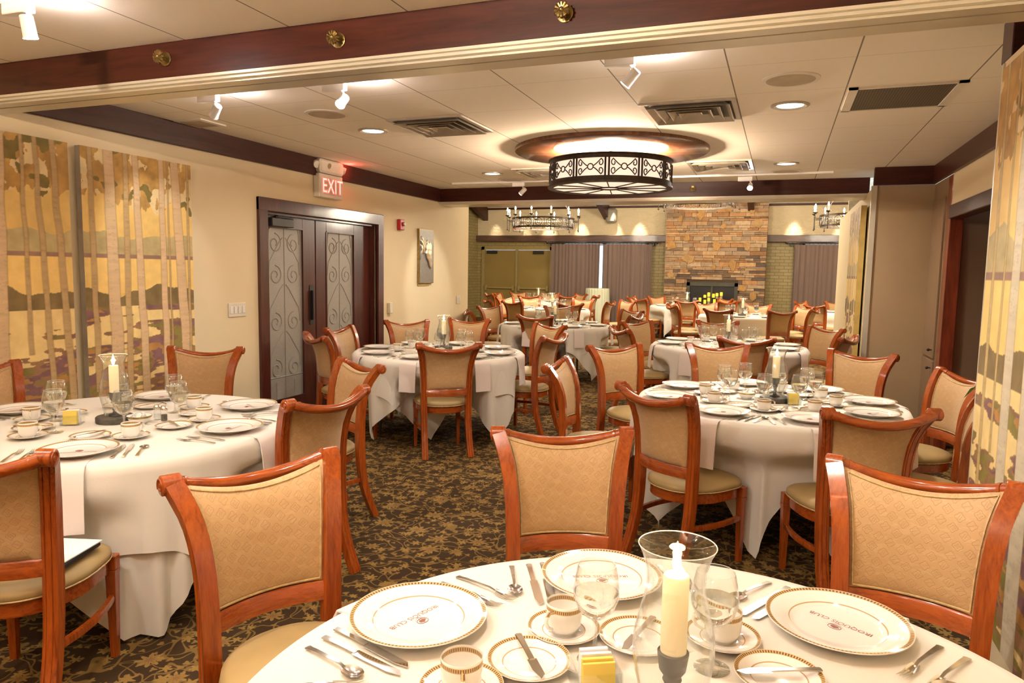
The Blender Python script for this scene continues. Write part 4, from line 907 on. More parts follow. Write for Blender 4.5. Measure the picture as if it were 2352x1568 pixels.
def make_chair():
    e=empty('dining_chair')
    for sd in (-1,1):
        P=smooth_path(sd,0.0,.925,26)
        q=MB(); q.sweep(P,lambda t:[(a,-b) for a,b in stile_prof(t)],(1,0,0))
        q.build('back_post',MAT['cherry'],e,ang=35)
        y,x=sprof(.925); cx=sd*x
        s=MB(); s.tube([(cx-.027,y-.010,.926),(cx-.024,y-.010,.926),(cx+.024,y-.010,.926),(cx+.027,y-.010,.926)],[.025,.029,.029,.025],20)
        ox=cx+sd*.0272; pts=[]
        for t in range(22): a=-.6+t*.42; r_=.0235*(1-t/26); pts.append((ox,y-.010-r_*cos(a),.926+r_*sin(a)))
        s.tube(pts,.0028,5); s.tube([(ox-.004*sd,y-.010,.926),(ox+.002*sd,y-.010,.926)],.006,8)
        s.build('scroll',MAT['cherry'],e.children[-1])
        # front leg with block step
        lx,ly=sd*.188,.168
        f=MB(); w=.021
        f.bbox(lx-w,lx+w,ly-w,ly+w,.355,.411,.003)
        lv=[]; 
        for z,h in ((0,.0125),(.33,.0185),(.347,.0205),(.355,.0205)): lv.append((z,h))
        for i in range(3):
            (z0,h0),(z1,h1)=lv[i],lv[i+1]
            f.add([(lx-h0,ly-h0,z0),(lx+h0,ly-h0,z0),(lx+h0,ly+h0,z0),(lx-h0,ly+h0,z0),(lx-h1,ly-h1,z1),(lx+h1,ly-h1,z1),(lx+h1,ly+h1,z1),(lx-h1,ly+h1,z1)],[(0,3,2,1),(4,5,6,7),(0,1,5,4),(1,2,6,5),(2,3,7,6),(3,0,4,7)])
        f.build('leg',MAT['cherry'],e,ang=35)
        # curved side stretcher
        P=[(sd*(.176+(.030)*math.sin(PI*t/12)+(.012)*t/12),-.235+.405*t/12,.245) for t in range(13)]
        MB().sweep(P,[(-.009,-.013),(.009,-.013),(.011,0),(.009,.013),(-.009,.013),(-.011,0)],(1,0,0)).build('stretcher',MAT['cherry'],e,ang=50)
    # top rail : a roll sagging between the scrolls
    y,x=sprof(.925); P=[];R_=[]
    for i in range(23):
        u=-1+2*i/22; xx=u*(x-.012); P.append((xx,y-.018+bow(xx,x),.924-.043*(1-u*u))); R_.append(.0205+.001*abs(u))
    q=MB(); q.tube(P,R_,14,caps=False)
    for sd in (-1,1): q.tube([(sd*(x-.040),y-.016+bow(x-.04,x),.915),(sd*(x-.033),y-.015+bow(x-.033,x),.917)],.0235,14)
    q.build('top_rail',MAT['cherry_dark'],e,ang=60)
    # lower rail
    def lrail(z0,z1):
        P=[]; y0,x0=sprof((z0+z1)/2)
        for i in range(13): u=-1+2*i/12; xx=u*(x0-.01); P.append((xx,y0+bow(xx,x0),(z0+z1)/2))
        h=(z1-z0)/2; return MB().sweep(P,[(-h,-.013),(h-.006,-.013),(h,-.008),(h,.008),(h-.006,.013),(-h,.013)],(0,0,1))
    lrail(.505,.565).build('lower_rail',MAT['cherry_dark'],e,ang=40)
    # upholstered panel
    def pan(side):
        def fn(u,v):
            U=-1+2*u; zt=.922-.043*(1-U*U); z=.566+(zt-.566)*v; yy,hx=sprof(z); hw=hx-.022; X=U*hw
            puff=.013*(1-abs(U)**6)*(1-abs(2*v-1)**8); return (X,yy+bow(X,hx)+side*(.005+puff)-.002,z)
        return fn
    q=MB(); q.grid(pan(1),20,18); n0=len(q.v); q.grid(pan(-1),20,18); q.f[360:]=[f[::-1] for f in q.f[360:]]
    # close rim
    m=19
    rim=[(i*m) for i in range(21)]+[20*m+j for j in range(1,19)]+[i*m+18 for i in range(19,-1,-1)]+[j for j in range(17,0,-1)]
    for a in range(len(rim)): b_=rim[(a+1)%len(rim)]; q.f.append((rim[a],rim[a]+n0,b_+n0,b_))
    pn=q.build('back_upholstery',MAT['fabric'],e,ang=75)
    for s_ in (1,):
        f=pan(s_); P=[f(.03+.94*i/16,.025) for i in range(17)]+[f(.97,.025+.95*i/14) for i in range(1,15)]+[f(.97-.94*i/16,.975) for i in range(1,17)]+[f(.03,.975-.95*i/14) for i in range(1,14)]
        P=[(a,b_+.002*s_,c) for a,b_,c in P]; MB().tube(P,.0032,5,closed=True).build('piping',MAT['piping'],pn)
    # seat outline: squarish front, horseshoe back
    def outline(k,grow=0):
        t=k; a=2*PI*t; ca,sa=cos(a),sin(a)
        n=3.6 if sa>0 else 2.5
        X=(abs(ca)**(2/n))*(1 if ca>0 else -1)*(.212+grow); Y=(abs(sa)**(2/n))*(1 if sa>0 else -1)*((.205 if sa>0 else .245)+grow)
        if sa<0: X*=1-.16*(-sa)**1.5
        return X,Y
    N=48
    q=MB(); rows=[(-.004,.358),(-.001,.361),(-.001,.410),(-.008,.414),(-.03,.414),(-.03,.358)]
    for k in range(N):
        for g,z in rows: X,Y=outline(k/N,g-.006); q.v.append((X,Y,z))
    for k in range(N):
        for j in range(6): a=k*6+j;b_=((k+1)%N)*6+j;c=((k+1)%N)*6+(j+1)%6;d=k*6+(j+1)%6; q.f.append((a,b_,c,d))
    q.build('seat_frame',MAT['cherry_dark'],e,ang=35)
    q=MB(); rows=[(-.02,.413),(-.001,.417),(.006,.428),(.004,.443),(-.012,.457),(-.05,.468),(-.11,.475),(-.17,.477)]
    for k in range(N):
        for g,z in rows: X,Y=outline(k/N,g); q.v.append((X,Y,z))
    q.v.append((0,0,.4775)); m=len(rows)
    for k in range(N):
        k2=(k+1)%N
        for j in range(m-1): q.f.append((k*m+j,k2*m+j,k2*m+j+1,k*m+j+1))
        q.f.append((k*m+m-1,k2*m+m-1,N*m))
    q.f.append(tuple(k*m for k in range(N))[::-1])
    ct=q.build('seat_cushion',MAT['vinyl'],e,ang=80)
    MB().tube([(*outline(k/N,.005),.4195) for k in range(N)],.0035,5,closed=True).build('piping',MAT['piping'],ct)
    return e
CHL=[]
CH0=make_chair(); CH0_USED=[False]
def place_chair(mx,my,face,rear,place,look=None):
    """mx,my: middle of the top rail tips; face: direction the sitter looks, degrees"""
    a=radians(face); x=mx+.325*cos(a); y=my+.325*sin(a); rz=a-PI/2
    if CH0_USED[0]: o=copy_tree(CH0,(x,y,0),rz)
    else: o=CH0; CH0_USED[0]=True; o.location=(x,y,0); o.rotation_euler=(0,0,rz)
    vw='cherry chair seen from behind' if rear else 'gold-fronted cherry chair'
    CHL.append((x,y,a))
    tag(o,look or vw,'chair','' if look else place,'cherry dining chairs with gold upholstery',pos=(mx,my,.9)); return o
T=dict(T0=(-.14,1.12,.745,'nearest table','the nearest table'),T1=(-2.99,2.49,.785,'left table','the left front table'),T2=(-2.98,5.95,.772,'table','the table by double doors'),
 T3=(-.04,4.56,.76,'','the right-hand table'),T4=(-3.05,9.85,.785,'','the table under the drum lamp'),T5=(-.50,8.0,.79,'','the table behind right-hand one'),
 T6=(-4.42,13.95,.77,'','the table past the drum lamp'),T7=(-5.95,17.65,.77,'','the farthest left table'),T8=(-2.15,17.35,.77,'','the fireside table'),T9=(-.65,14.0,.77,'','the table before the fireside one'),T10=(1.55,16.9,.77,'','the far right table'))
def AT(t): return 'at '+T[t][4]
CL=[('A',-1.447,1.667,-26.2,0,'T0'),('B',-.739,2.507,-65.8,0,'T0'),('C',.431,2.427,-103.8,0,'T0'),('H',-1.952,2.752,171.5,1,'T1'),('I',-2.455,3.80,-118,0,'T1'),('G',-3.853,3.953,-66,0,'T1'),
('E',-.58,3.576,54,1,'T3'),('Fr',.448,3.47,113,1,'T3'),('O',.623,6.102,-119.3,0,'T3'),('M',-.476,6.2,-76,0,'T3'),('L',-1.244,5.655,-41.7,0,'T3'),('D',-2.45,5.07,128,1,'T2'),
('K0',-4.0,7.15,-45,0,'T2'),('K1',-3.516,7.825,-81.7,0,'T2'),('J',-1.938,6.25,173,1,'T2'),('J2',-2.393,7.551,-122,0,'T2'),('D1',-4.12,5.98,5,0,'T2'),('D2',-3.82,5.177,55,1,'T2'),
('T4a',-3.063,8.95,88.3,1,'T4'),('T4b',-4.534,10.886,-25,0,'T4'),('T4c',-4.277,9.469,30,1,'T4'),('T4d',-3.569,11.705,-64,0,'T4'),('T4e',-2.187,11.202,-128,0,'T4'),('T4f',-1.87,9.881,172,1,'T4'),
('g',-1.595,7.484,33,1,'T5'),('h',-1.645,8.679,-33.5,0,'T5'),('N',-.277,6.988,100,1,'T5'),('m',-.731,9.348,-80,0,'T5'),('y',.524,8.9,-138,0,'T5'),('z',.66,7.672,160,1,'T5'),
('ff',-4.886,12.871,68,1,'T6'),('mm',-3.695,12.859,122,1,'T6'),('hh',-5.292,15.1,-48,0,'T6'),('ll',-4.106,15.354,-95,0,'T6'),('a',-3.184,14.044,175,1,'T6'),('dd',-5.75,14.7,-25,0,'T6'),('ee',-5.55,13.2,35,1,'T6'),
('gg',-5.774,16.352,98,1,'T7'),('jj',-4.961,17.0,144.1,1,'T7'),('aa',-7.013,16.8,45,1,'T7'),('bb',-7.1,17.6,1.6,0,'T7'),('cc',-6.888,18.66,-44.8,0,'T7'),('ii',-5.984,18.786,-80,0,'T7'),('kk',-5.065,18.705,-126.9,0,'T7'),('oo',-4.42,17.80,178,1,'T7'),
('b',-3.506,17.725,-12,0,'T8'),('c',-3.086,16.6,45.3,1,'T8'),('d',-3.0,18.45,-50,0,'T8'),('j',-1.948,16.15,98,1,'T8'),('p',-1.1,16.5,137.7,1,'T8'),('p2',-1.25,18.2,-135,0,'T8'),('q',-.85,17.3,175,1,'T8'),
('k',-1.448,15.131,-56,0,'T9'),('i',-1.895,13.428,26,1,'T9'),('i2',-2.0,14.35,-15,0,'T9'),('l',-.986,12.65,76,1,'T9'),('r',-.402,15.142,-95,0,'T9'),('s',.055,12.75,122,1,'T9'),('u',.464,14.771,-140.9,0,'T9'),('x',.60,13.7,165,1,'T9'),
('a2',-3.05,15.1,-130,0,'T6'),('t',.45,17.6,-30,0,'T10'),('v',.678,15.9,48.1,1,'T10'),('w',1.248,18.31,-78,0,'T10'),
('P',1.10,5.08,-160,0,'T3'),('T3w',-1.36,4.42,2,0,'T3'),('F2',-4.27,2.62,-2,0,'T1')]
for n,x,y,f,rear,t in CL: place_chair(x,y,f,rear,AT(t))
place_chair(-2.33,1.395,115,1,'','cherry chair with paper and black folder on its seat, at left edge')
place_chair(1.02,4.13,172,0,'','cherry chair mostly hidden by the right partition, brown seat showing')
# folder and paper on the seat of the front-left chair
a=radians(115); cx,cy=-2.33+.325*cos(a),1.395+.325*sin(a)
o=MB().bbox(-.155,.155,-.115,.115,0,.022,.006).build('folder',MAT['folder'],None,(cx+.03,cy+.0,.478)); o.rotation_euler=(0,0,.35); tag(o,'black folder lying on the seat of the front-left chair','folder')
o=MB().box(-.15,.15,-.108,.108,0,.004).build('paper_sheets',MAT['paper'],None,(cx+.035,cy+.01,.501),smooth=False); o.rotation_euler=(0,0,.30); tag(o,'white paper sheets on top of the black folder on chair seat','papers')
# ================================================================== TABLES
ZT=.765
def cloth_mesh(R,half,rot,ztop,pleat,seed,gap=0,zmin=.02,ctr=(0,0),dcap=9):
    near=[(x-ctr[0],y-ctr[1],a) for x,y,a in CHL if math.hypot(x-ctr[0],y-ctr[1])<R+.35]
    def push(p):
        X,Y,Z=p
        if Z>.66: return p
        k=min(1,max(0,(.66-Z)/.15)); k=k*k*(3-2*k)
        for cx,cy,a in near:
            dx,dy=X-cx,Y-cy; lf=dx*cos(a)+dy*sin(a); lr=dx*sin(a)-dy*cos(a)
            if -.40<lf<.25-gap and abs(lr)<.42:
                w=min(1,max(0,(.42-abs(lr))/.18)); w=w*w*(3-2*w)*k; d=(.25-gap-lf)*w; X+=d*cos(a); Y+=d*sin(a)
        return (X,Y,Z)
    r=random.Random(seed); b=MB(); N=168; rings=[0,.35,.7,.92,.985]; ph=[r.random()*6.28 for _ in range(6)]
    drops=15
    def rho(a): a=(a-rot); return min(half/max(1e-3,abs(cos(a))),half/max(1e-3,abs(sin(a))))
    verts=[(0,0,ztop)]
    for i in range(N):
        a=2*PI*i/N; d=rho(a)-R; dmax=ztop-zmin; d=min(d,dmax,dcap)
        # rounded corner tips
        col=[]
        for q in rings[1:]: col.append((R*q*cos(a),R*q*sin(a),ztop))
        col.append(((R+gap)*cos(a),(R+gap)*sin(a),ztop-.002)); 
        corner=max(0,(d-.34)/.4)
        for j in range(1,drops+1):
            t=j/drops; s=t*d; flo=min(1,s/.28)
            wv=(sin(a*9+ph[0])*.5+sin(a*14+ph[1])*.35+sin(a*22+ph[2]+1.5*t)*.2+sin(a*5+ph[3])*.4)
            cn=corner*sin((a-rot)*32+ph[4])*.035*t
            rr=R+.010+gap+.012*min(1,s/.02)+pleat*wv*flo+cn-.05*corner*t*t+.018*t
            aa=a+ .05*flo*sin(a*9+ph[0]+1.2)
            col.append((rr*cos(aa),rr*sin(aa),ztop-.004-s))
        verts+=col
    m=len(verts[1:])//N; b.v=[push(p) for p in verts]
    for i in range(N):
        i2=(i+1)%N; b.f.append((0,1+i*m,1+i2*m))
        for j in range(m-1): b.f.append((1+i*m+j,1+i*m+j+1,1+i2*m+j+1,1+i2*m+j))
    return b
def table(t,rot,seed,half=1.075,under=True,dcap=9,hu=None):
    x,y,R,_,nm=T[t]
    e=empty('round_table',(x,y,0)); tag(e,'round table top and legs under the cloths of','table',nm,'round tables')
    MB().lathe([(.001,.735),(R-.008,.735),(R-.003,.74),(R-.003,.755),(R-.008,.759),(.001,.759)],48).build('tabletop',MAT['base'],e)
    for sx in(-1,1):
        for sy in (-1,1): MB().tube([(sx*.42,sy*.3,.735),(sx*.44,sy*.34,0.0)],.014,8).build('leg',MAT['grey'],e)
    if under:
        o=cloth_mesh(R,hu or half,rot+PI/4,ZT-.003,.010,seed+50,0,ctr=(x,y)).build('underlay_cloth',MAT['cloth'],None,(x,y,0),ang=75); tag(o,'longer ivory underlay cloth showing below the top cloth of','tablecloth',nm,'ivory tablecloths')
    o=cloth_mesh(R,half,rot,ZT,.013,seed,.012,ctr=(x,y),dcap=dcap).build('tablecloth',MAT['cloth'],None,(x,y,0),ang=75); tag(o,'ivory top cloth with draped corners on','tablecloth',nm,'ivory tablecloths')
table('T1',.925,2,1.16,dcap=.43,hu=1.2)
for t,rot,s in (('T0',.3,1),('T2',.40,3),('T3',.663,4),('T4',.26,5),('T5',.5,6),('T6',.8,7),('T7',.1,8),('T8',.35,9),('T9',.65,10),('T10',.4,11)): table(t,rot,s)
# high cocktail table
x,y=-5.03,20.35; e=empty('cocktail_table',(x,y,0)); tag(e,'tall narrow cocktail table under pale green skirt before the curtains','table')
MB().lathe([(.001,1.04),(.33,1.04),(.33,1.06),(.001,1.06)],32).build('tabletop',MAT['base'],e); MB().lathe([(.03,.02),(.03,1.04)],12).lathe([(.001,0),(.25,0),(.25,.02),(.001,.02)],24).build('pedestal',MAT['grey'],e)
q=MB(); N=120
prof=[(.02,1.066),(.325,1.066),(.335,1.06),(.34,1.0),(.35,.7),(.365,.35),(.38,.01)]
q.grid(lambda u,v:((lambda k,a:((prof[k][0]+(.010*sin(a*24)*min(1,k/3) if k>1 else 0))*cos(a),(prof[k][0]+(.010*sin(a*24)*min(1,k/3) if k>1 else 0))*sin(a),prof[k][1]))(int(round(v*6)),2*PI*u)),N,6,wrap=True)
o=q.build('table_skirt',MAT['cloth2'],None,(x,y,0),ang=75); tag(o,'pale green pleated skirt on the tall cocktail table','tablecloth')
# ================================================================== TABLEWARE (prototypes)
def proto_plate():
    e=empty('dinner_plate')
    b=MB().lathe([(.001,.006),(.085,.006),(.094,.008),(.101,.014),(.137,.021),(.1475,.0235),(.148,.0215),(.137,.0165),(.102,.009),(.095,.0),(.085,.0),(.001,.002)],64); b.build('plate',MAT['plate'],e,ang=60)
    q=text_mesh('IROQUOIS CLUB',.0185,0); q.xf(Matrix(((1,0,0,0),(0,1,0,-.014),(0,0,1,.0066),(0,0,0,1)))); 
    n0=len(q.v); c=.012
    # framed diamond-square crest with a curved band and a profile head
    def fr(pts,w):
        P=[(a,b_,.0066) for a,b_ in pts]; q.tube(P,w,4,closed=True)
    fr([(0,-.006),(.026,.012),(0,.030),(-.026,.012)],.0005)
    fr([(.014*cos(k*PI/10),.012+.010*sin(k*PI/10)) for k in range(20)],.0007)
    q.add([(a,b_,.0068) for a,b_ in ((-.010,.010),(-.004,.006),(.005,.006),(.009,.010),(.008,.015),(.003,.017),(-.002,.019),(-.003,.015),(-.009,.013))],[tuple(range(9))])
    q.build('crest',MAT['crest'],e,smooth=False); return e
def lathe_proto(name,prof,mat,seg=40): return MB().lathe(prof,seg).build(name,mat,ang=60)
def proto_saucer(): return lathe_proto('saucer',[(.001,.004),(.028,.004),(.030,.006),(.045,.009),(.070,.015),(.077,.018),(.0775,.0165),(.070,.012),(.045,.005),(.03,0),(.001,0)],MAT['saucer'])
def proto_bread(): return lathe_proto('side_plate',[(.001,.004),(.045,.004),(.053,.008),(.074,.014),(.082,.017),(.0825,.0155),(.074,.011),(.053,.004),(.045,0),(.001,0)],MAT['bread'])
def proto_cup():
    e=empty('coffee_cup'); MB().lathe([(.001,.004),(.022,.004),(.030,.008),(.0365,.022),(.038,.045),(.0385,.066),(.0375,.067),(.0365,.045),(.035,.024),(.028,.011),(.001,.008)],36).lathe([(.020,0),(.023,0),(.023,.006),(.020,.006)],24,closed=True).build('cup_body',MAT['cup'],e,ang=60)
    MB().tube([(.0375,0,.055),(.050,0,.058),(.060,0,.050),(.061,0,.040),(.054,0,.028),(.040,0,.020)],[.0035,.004,.004,.004,.0035,.003],8).build('handle',MAT['cup'],e); return e
def proto_wine(water=True):
    e=empty('wine_glass')
    o=[(.001,.0),(.034,.0),(.035,.0015),(.020,.004),(.006,.010),(.0042,.020),(.0042,.075),(.006,.084),(.020,.092),(.036,.108),(.0445,.130),(.0455,.148),(.042,.172),(.0365,.196)]
    MB().lathe(o[:8],28).build('stem',MAT['stemglass'],e,ang=60)
    i_=[(r-.0014,z+.0006) for r,z in o[8:]]
    MB().lathe([(.001,.085)]+o[7:]+[(.0358,.1965)]+i_[::-1]+[(.001,.0905)],36).build('bowl',MAT['glass'],e,ang=60)
    MB().tube([(.0361*cos(2*PI*k/36),.0361*sin(2*PI*k/36),.1965) for k in range(36)],.0005,5,closed=True).build('rim',MAT['rimglass'],e)
    if water: MB().lathe([(.001,.0912),(.018,.0935),(.0343,.110),(.0427,.130),(.0436,.142),(.001,.142)],32).build('water',MAT['water'],e,ang=60)
    return e
m,nt,b=newmat('bright_glass_rim'); b.inputs['Base Color'].default_value=(.9,.9,.88,1); b.inputs['Roughness'].default_value=.1; b.inputs['Alpha'].default_value=.75; MAT['rimglass']=m
def blade(b,y0,y1,w,z=.004,th=.0012,pointed=True):
    P=[(-w,y0),(w,y0),(w,y1-.03),(w*.2 if pointed else w,y1),(-w,y1-.012)]; b.prism(P,z,z+th)
def handle(b,y0,y1,w0,w1):
    b.sweep([(0,y0,.0045),(0,y0+.003,.0045),(0,y0+.009,.005),(0,y0+(y1-y0)*.3,.0055),(0,y0+(y1-y0)*.6,.006),(0,y1,.0055)],lambda t:[(q[0]*(w1+(w0-w1)*(1-t)**1.6)*min(1,.6+t*2.5)*.85,q[1]) for q in ((-.8,-.0014),(.8,-.0014),(1,0),(.6,.0022),(0,.0028),(-.6,.0022),(-1,0))],(1,0,0))
def proto_knife(n='dinner_knife',L=.225):
    b=MB(); handle(b,-L/2,-L/2+.10,.011,.007); blade(b,-L/2+.098,L/2,.0095); return b.build(n,MAT['silver'],ang=35)
def spoonlike(b,y0,yb,bw,bl,hw):
    b.sweep([(0,y0,.003),(0,y0+.003,.0032),(0,y0+.009,.0036),(0,y0+(yb-y0)*.22,.006),(0,y0+(yb-y0)*.5,.008),(0,yb-.02,.010),(0,yb,.0065)],lambda t:[(q[0]*(hw*.72*(1-t)**1.1+.0026)*min(1,.55+t*3.2),q[1]) for q in ((-1,-.0011),(1,-.0011),(.8,.0014),(0,.0022),(-.8,.0014))],(1,0,0))
def proto_spoon():
    b=MB(); spoonlike(b,-.085,.035,.02,.05,.0085)
    def fn(u,v): 
        a=2*PI*u; r=v; return (.0185*r*cos(a),.058+.027*r*sin(a),.0015+.0065*r*r)
    b.grid(fn,24,6,wrap=True); return b.build('teaspoon',MAT['silver'],ang=60)
def proto_fork():
    b=MB(); spoonlike(b,-.095,.035,.02,.05,.009)
    def fn(u,v): X=-1+2*u; return (X*(.0115-.004*(1-v)**2),.030+.028*v,.0065-.005*v+.0025*X*X)
    b.grid(fn,6,6)
    for x in (-.0095,-.0032,.0032,.0095): b.tube([(x,.055,.003),(x,.075,.003),(x,.098,.008)],[.0019,.0017,.0008],5)
    return b.build('dinner_fork',MAT['silver'],ang=60)
def proto_napkin():
    # folded strip lying from under the plate over the table edge ; +Y points outwards
    P=[(0,-.05,.003),(0,.05,.003),(0,.135,.003),(0,.165,.001),(0,.192,-.004),(0,.208,-.03),(0,.219,-.10),(0,.225,-.18),(0,.230,-.255)]
    return MB().sweep(P,[(-.072,0),(-.072,.005),(-.03,.006),(.03,.0055),(.072,.005),(.072,0)],(1,0,0)).build('folded_napkin',MAT['napkin'],ang=70)
PR={}
def get(k):
    if k not in PR: PR[k]=[dict(plate=proto_plate,saucer=proto_saucer,bread=proto_bread,cup=proto_cup,wine=proto_wine,winedry=lambda:proto_wine(False),knife=proto_knife,bknife=lambda:proto_knife('butter_knife',.165),spoon=proto_spoon,fork=proto_fork,napkin=proto_napkin)[k](),False]
    p=PR[k]
    if not p[1]: p[1]=True; return p[0]
    return copy_tree(p[0],(0,0,0),0)
LOOK=dict(plate=('white gold-rimmed charger plate','plate','white dinner plates'),saucer=('white gold-rimmed saucer under a cup','saucer','saucers'),bread=('small gold-rimmed side plate','plate','side plates'),cup=('white coffee cup with gold band','cup','coffee cups'),wine=('stemmed glass half filled with water','glass','stemmed glasses'),winedry=('stemmed glass','glass','stemmed glasses'),knife=('silver dinner knife','knife','dinner knives'),bknife=('silver butter knife across side plate','knife','butter knives'),spoon=('silver teaspoon','spoon','teaspoons'),fork=('silver fork','fork','forks'),napkin=('folded blush napkin hanging over edge','napkin','folded napkins'))
def put(k,t,x,y,z,rz,s=1):
    if not inview(x,y,z,40): return None
    o=get(k); o.location=(x,y,z); o.rotation_euler=(0,0,rz); 
    l=LOOK[k]; tag(o,l[0],l[1],'on '+T[t][4],l[2],pos=(x,y,z)); return o
ZC=ZT+.0008
def setting(t,deg,lod,plate=True,R=None,cup=True,glass=True):
    cx,cy,Rt,_,_n=T[t]; a=radians(deg); off=Rt-.765
    def at(dd,r): q=radians(deg+dd); return cx+(r+off)*cos(q),cy+(r+off)*sin(q)
    rz=a+PI/2    # local +Y points to the table centre
    if plate: 
        px,py=at(0,.605); put('plate',t,px,py,ZC+.004 if lod<3 else ZC,a+PI/2)
    if lod<3: 
        px,py=at(0,.605); 
        n=put('napkin',t,px,py,ZC-.001,a-PI/2)
    if glass: put('wine' if lod<2 else 'winedry',t,*at(18,.27),ZC,0)
    if cup:
        x,y=at(20,.385)
        if lod<3: put('saucer',t,x,y,ZC,0)
        put('cup',t,x,y,ZC+(.004 if lod<3 else 0),a+PI*.75)
    if lod<2:
        x,y=at(-5,.325); put('bread',t,x,y,ZC,0); o=put('bknife',t,x,y,ZC+.0165,a+PI*.30)
    if lod<3:
        put('fork',t,*at(-16,.635),ZC,rz); put('fork',t,*at(-20.5,.645),ZC,rz-.03)
        put('knife',t,*at(13,.62),ZC,rz); put('knife',t,*at(16.2,.62),ZC,rz+.04); put('spoon',t,*at(20,.655),ZC,rz)
for d in (162,114,60,14,-38,-150,210-0): setting('T0',d,0)
for d in (7,-53,58,119,-176,-118): setting('T1',d,0)
for d in (-127,-82,-37,0,48,95,140,-172): setting('T2',d,1 if 0 else 2)
for d in (-112,-68,-24,9+6,58,105,153,-162): setting('T3',d,1)
for d in (-150,-100,-50,0,50,100,150,-170+0): 
    if d!=-170: setting('T4',d,2)
for d in (-160,-115,-70,-25,20,65,110,155): setting('T5',d,2)
for t in ('T6','T7','T8','T9','T10'):
    for d in range(0,360,51): setting(t,d+13,3)
# hurricane candle holders
def hurricane():
    e=empty('hurricane_candle')
    MB().lathe([(.001,0),(.084,0),(.086,.004),(.086,.026),(.082,.03),(.001,.03)],40).build('base',MAT['base'],e)
    MB().lathe([(.001,.03),(.03,.031),(.028,.036),(.012,.042),(.009,.05),(.013,.056),(.009,.062),(.010,.075),(.016,.085),(.014,.09),(.022,.10),(.026,.125),(.024,.127),(.001,.122)],24).xf(Matrix.Diagonal((1,1,1.2,1))@Matrix.Translation((0,0,-.005))).build('candle_holder',MAT['pewter'],e)
    MB().lathe([(.001,.142),(.0215,.142),(.0215,.272),(.0195,.276),(.008,.272),(.001,.272)],24).build('candle',MAT['wax'],e)
    MB().lathe([(.0008,.272),(.0012,.282),(.0005,.285)],6).lathe([(.0005,.279),(.0055,.286),(.0075,.296),(.006,.308),(.0028,.321),(.0005,.332)],12).build('flame',MAT['flame'],e)
    pr=[(.044,.031),(.047,.035),(.052,.07),(.062,.11),(.067,.145),(.065,.18),(.054,.225),(.047,.255),(.048,.285),(.056,.312),(.063,.326)]
    pr=[(r,z) for r,z in pr]; 
    MB().lathe(pr+[(.0615,.3265)]+[(r-.002,z) for r,z in pr[::-1][1:]],44).build('glass_chimney',MAT['glass'],e,ang=70)
    MB().tube([(.0625*cos(2*PI*k/44),.0625*sin(2*PI*k/44),.3265) for k in range(44)],.0009,6,closed=True).build('chimney_rim',MAT['rimglass'],e)
    return e
h0=hurricane()
HP=dict(T0=(-.135,1.135),T1=(-3.0,2.485),T2=(-3.02,6.12),T3=(0,4.55),T4=(-3.06,9.85),T5=(-.51,8.05),T6=(-4.40,13.95),T7=(-5.95,17.65),T8=(-2.09,17.4),T9=(-.65,14.05),T10=(1.5,17.0))
for i,(t,(x,y)) in enumerate(HP.items()):
    o=h0 if i==0 else copy_tree(h0,(x,y,0),0); o.location=(x,y,ZC); tag(o,'lit candle in a clear hurricane glass on','candle holder',T[t][4],'hurricane candles')
    point('candle_light',(x,y,ZC+.315),1.1,.012,(1,.62,.28))
o=MB().lathe([(.03,.0),(.034,.004),(.036,.09),(.034,.09),(.032,.006),(.001,.004)],20).build('votive_glass',MAT['glass'],None,(-5.0,20.35,1.068)); tag(o,'small clear votive glass on the tall cocktail table','glass')
# caddies, shakers, creamer bowls
def caddy(t,x,y,rz):
    if not inview(x,y,ZC,40): return
    e=empty('sugar_caddy',(x,y,ZC),rz); tag(e,'square glass caddy of yellow and white sweetener packets on','caddy',T[t][4],'sugar caddies')
    b=MB(); w=.042; tk=.003; h=.048
    b.box(-w,w,-w,w,0,.004); b.box(-w,-w+tk,-w,w,.004,h); b.box(w-tk,w,-w,w,.004,h); b.box(-w+tk,w-tk,-w,-w+tk,.004,h); b.box(-w+tk,w-tk,w-tk,w,.004,h); b.build('glass_box',MAT['glass'],e,smooth=False)
    for k in range(7):
        yy=-.034+k*.0105; mt=MAT['packetY'] if k<3 else MAT['packetW']; ti=.10*(k-3)/3
        p=MB(); p.bbox(-.030+.001*k,.030-.001*(k%3),-.003,.003,0,.060+.004*(k%2),.001); p.xf(Matrix.Translation((0,yy,.005))@Matrix.Rotation(ti,4,'X'))
        pk=p.build('packet',mt,e)
        if k>=3: MB().bbox(.022,.027,-.0035,.0035,.048,.053,.0005).xf(Matrix.Translation((0,yy,.005))@Matrix.Rotation(ti,4,'X')).build('blue_dot',MAT['packetB'],pk)
caddy('T0',-.285,1.215,.5); caddy('T1',-3.13,2.36,.6); caddy('T3',.10,4.50,.3); caddy('T5',-.35,7.8,.2)
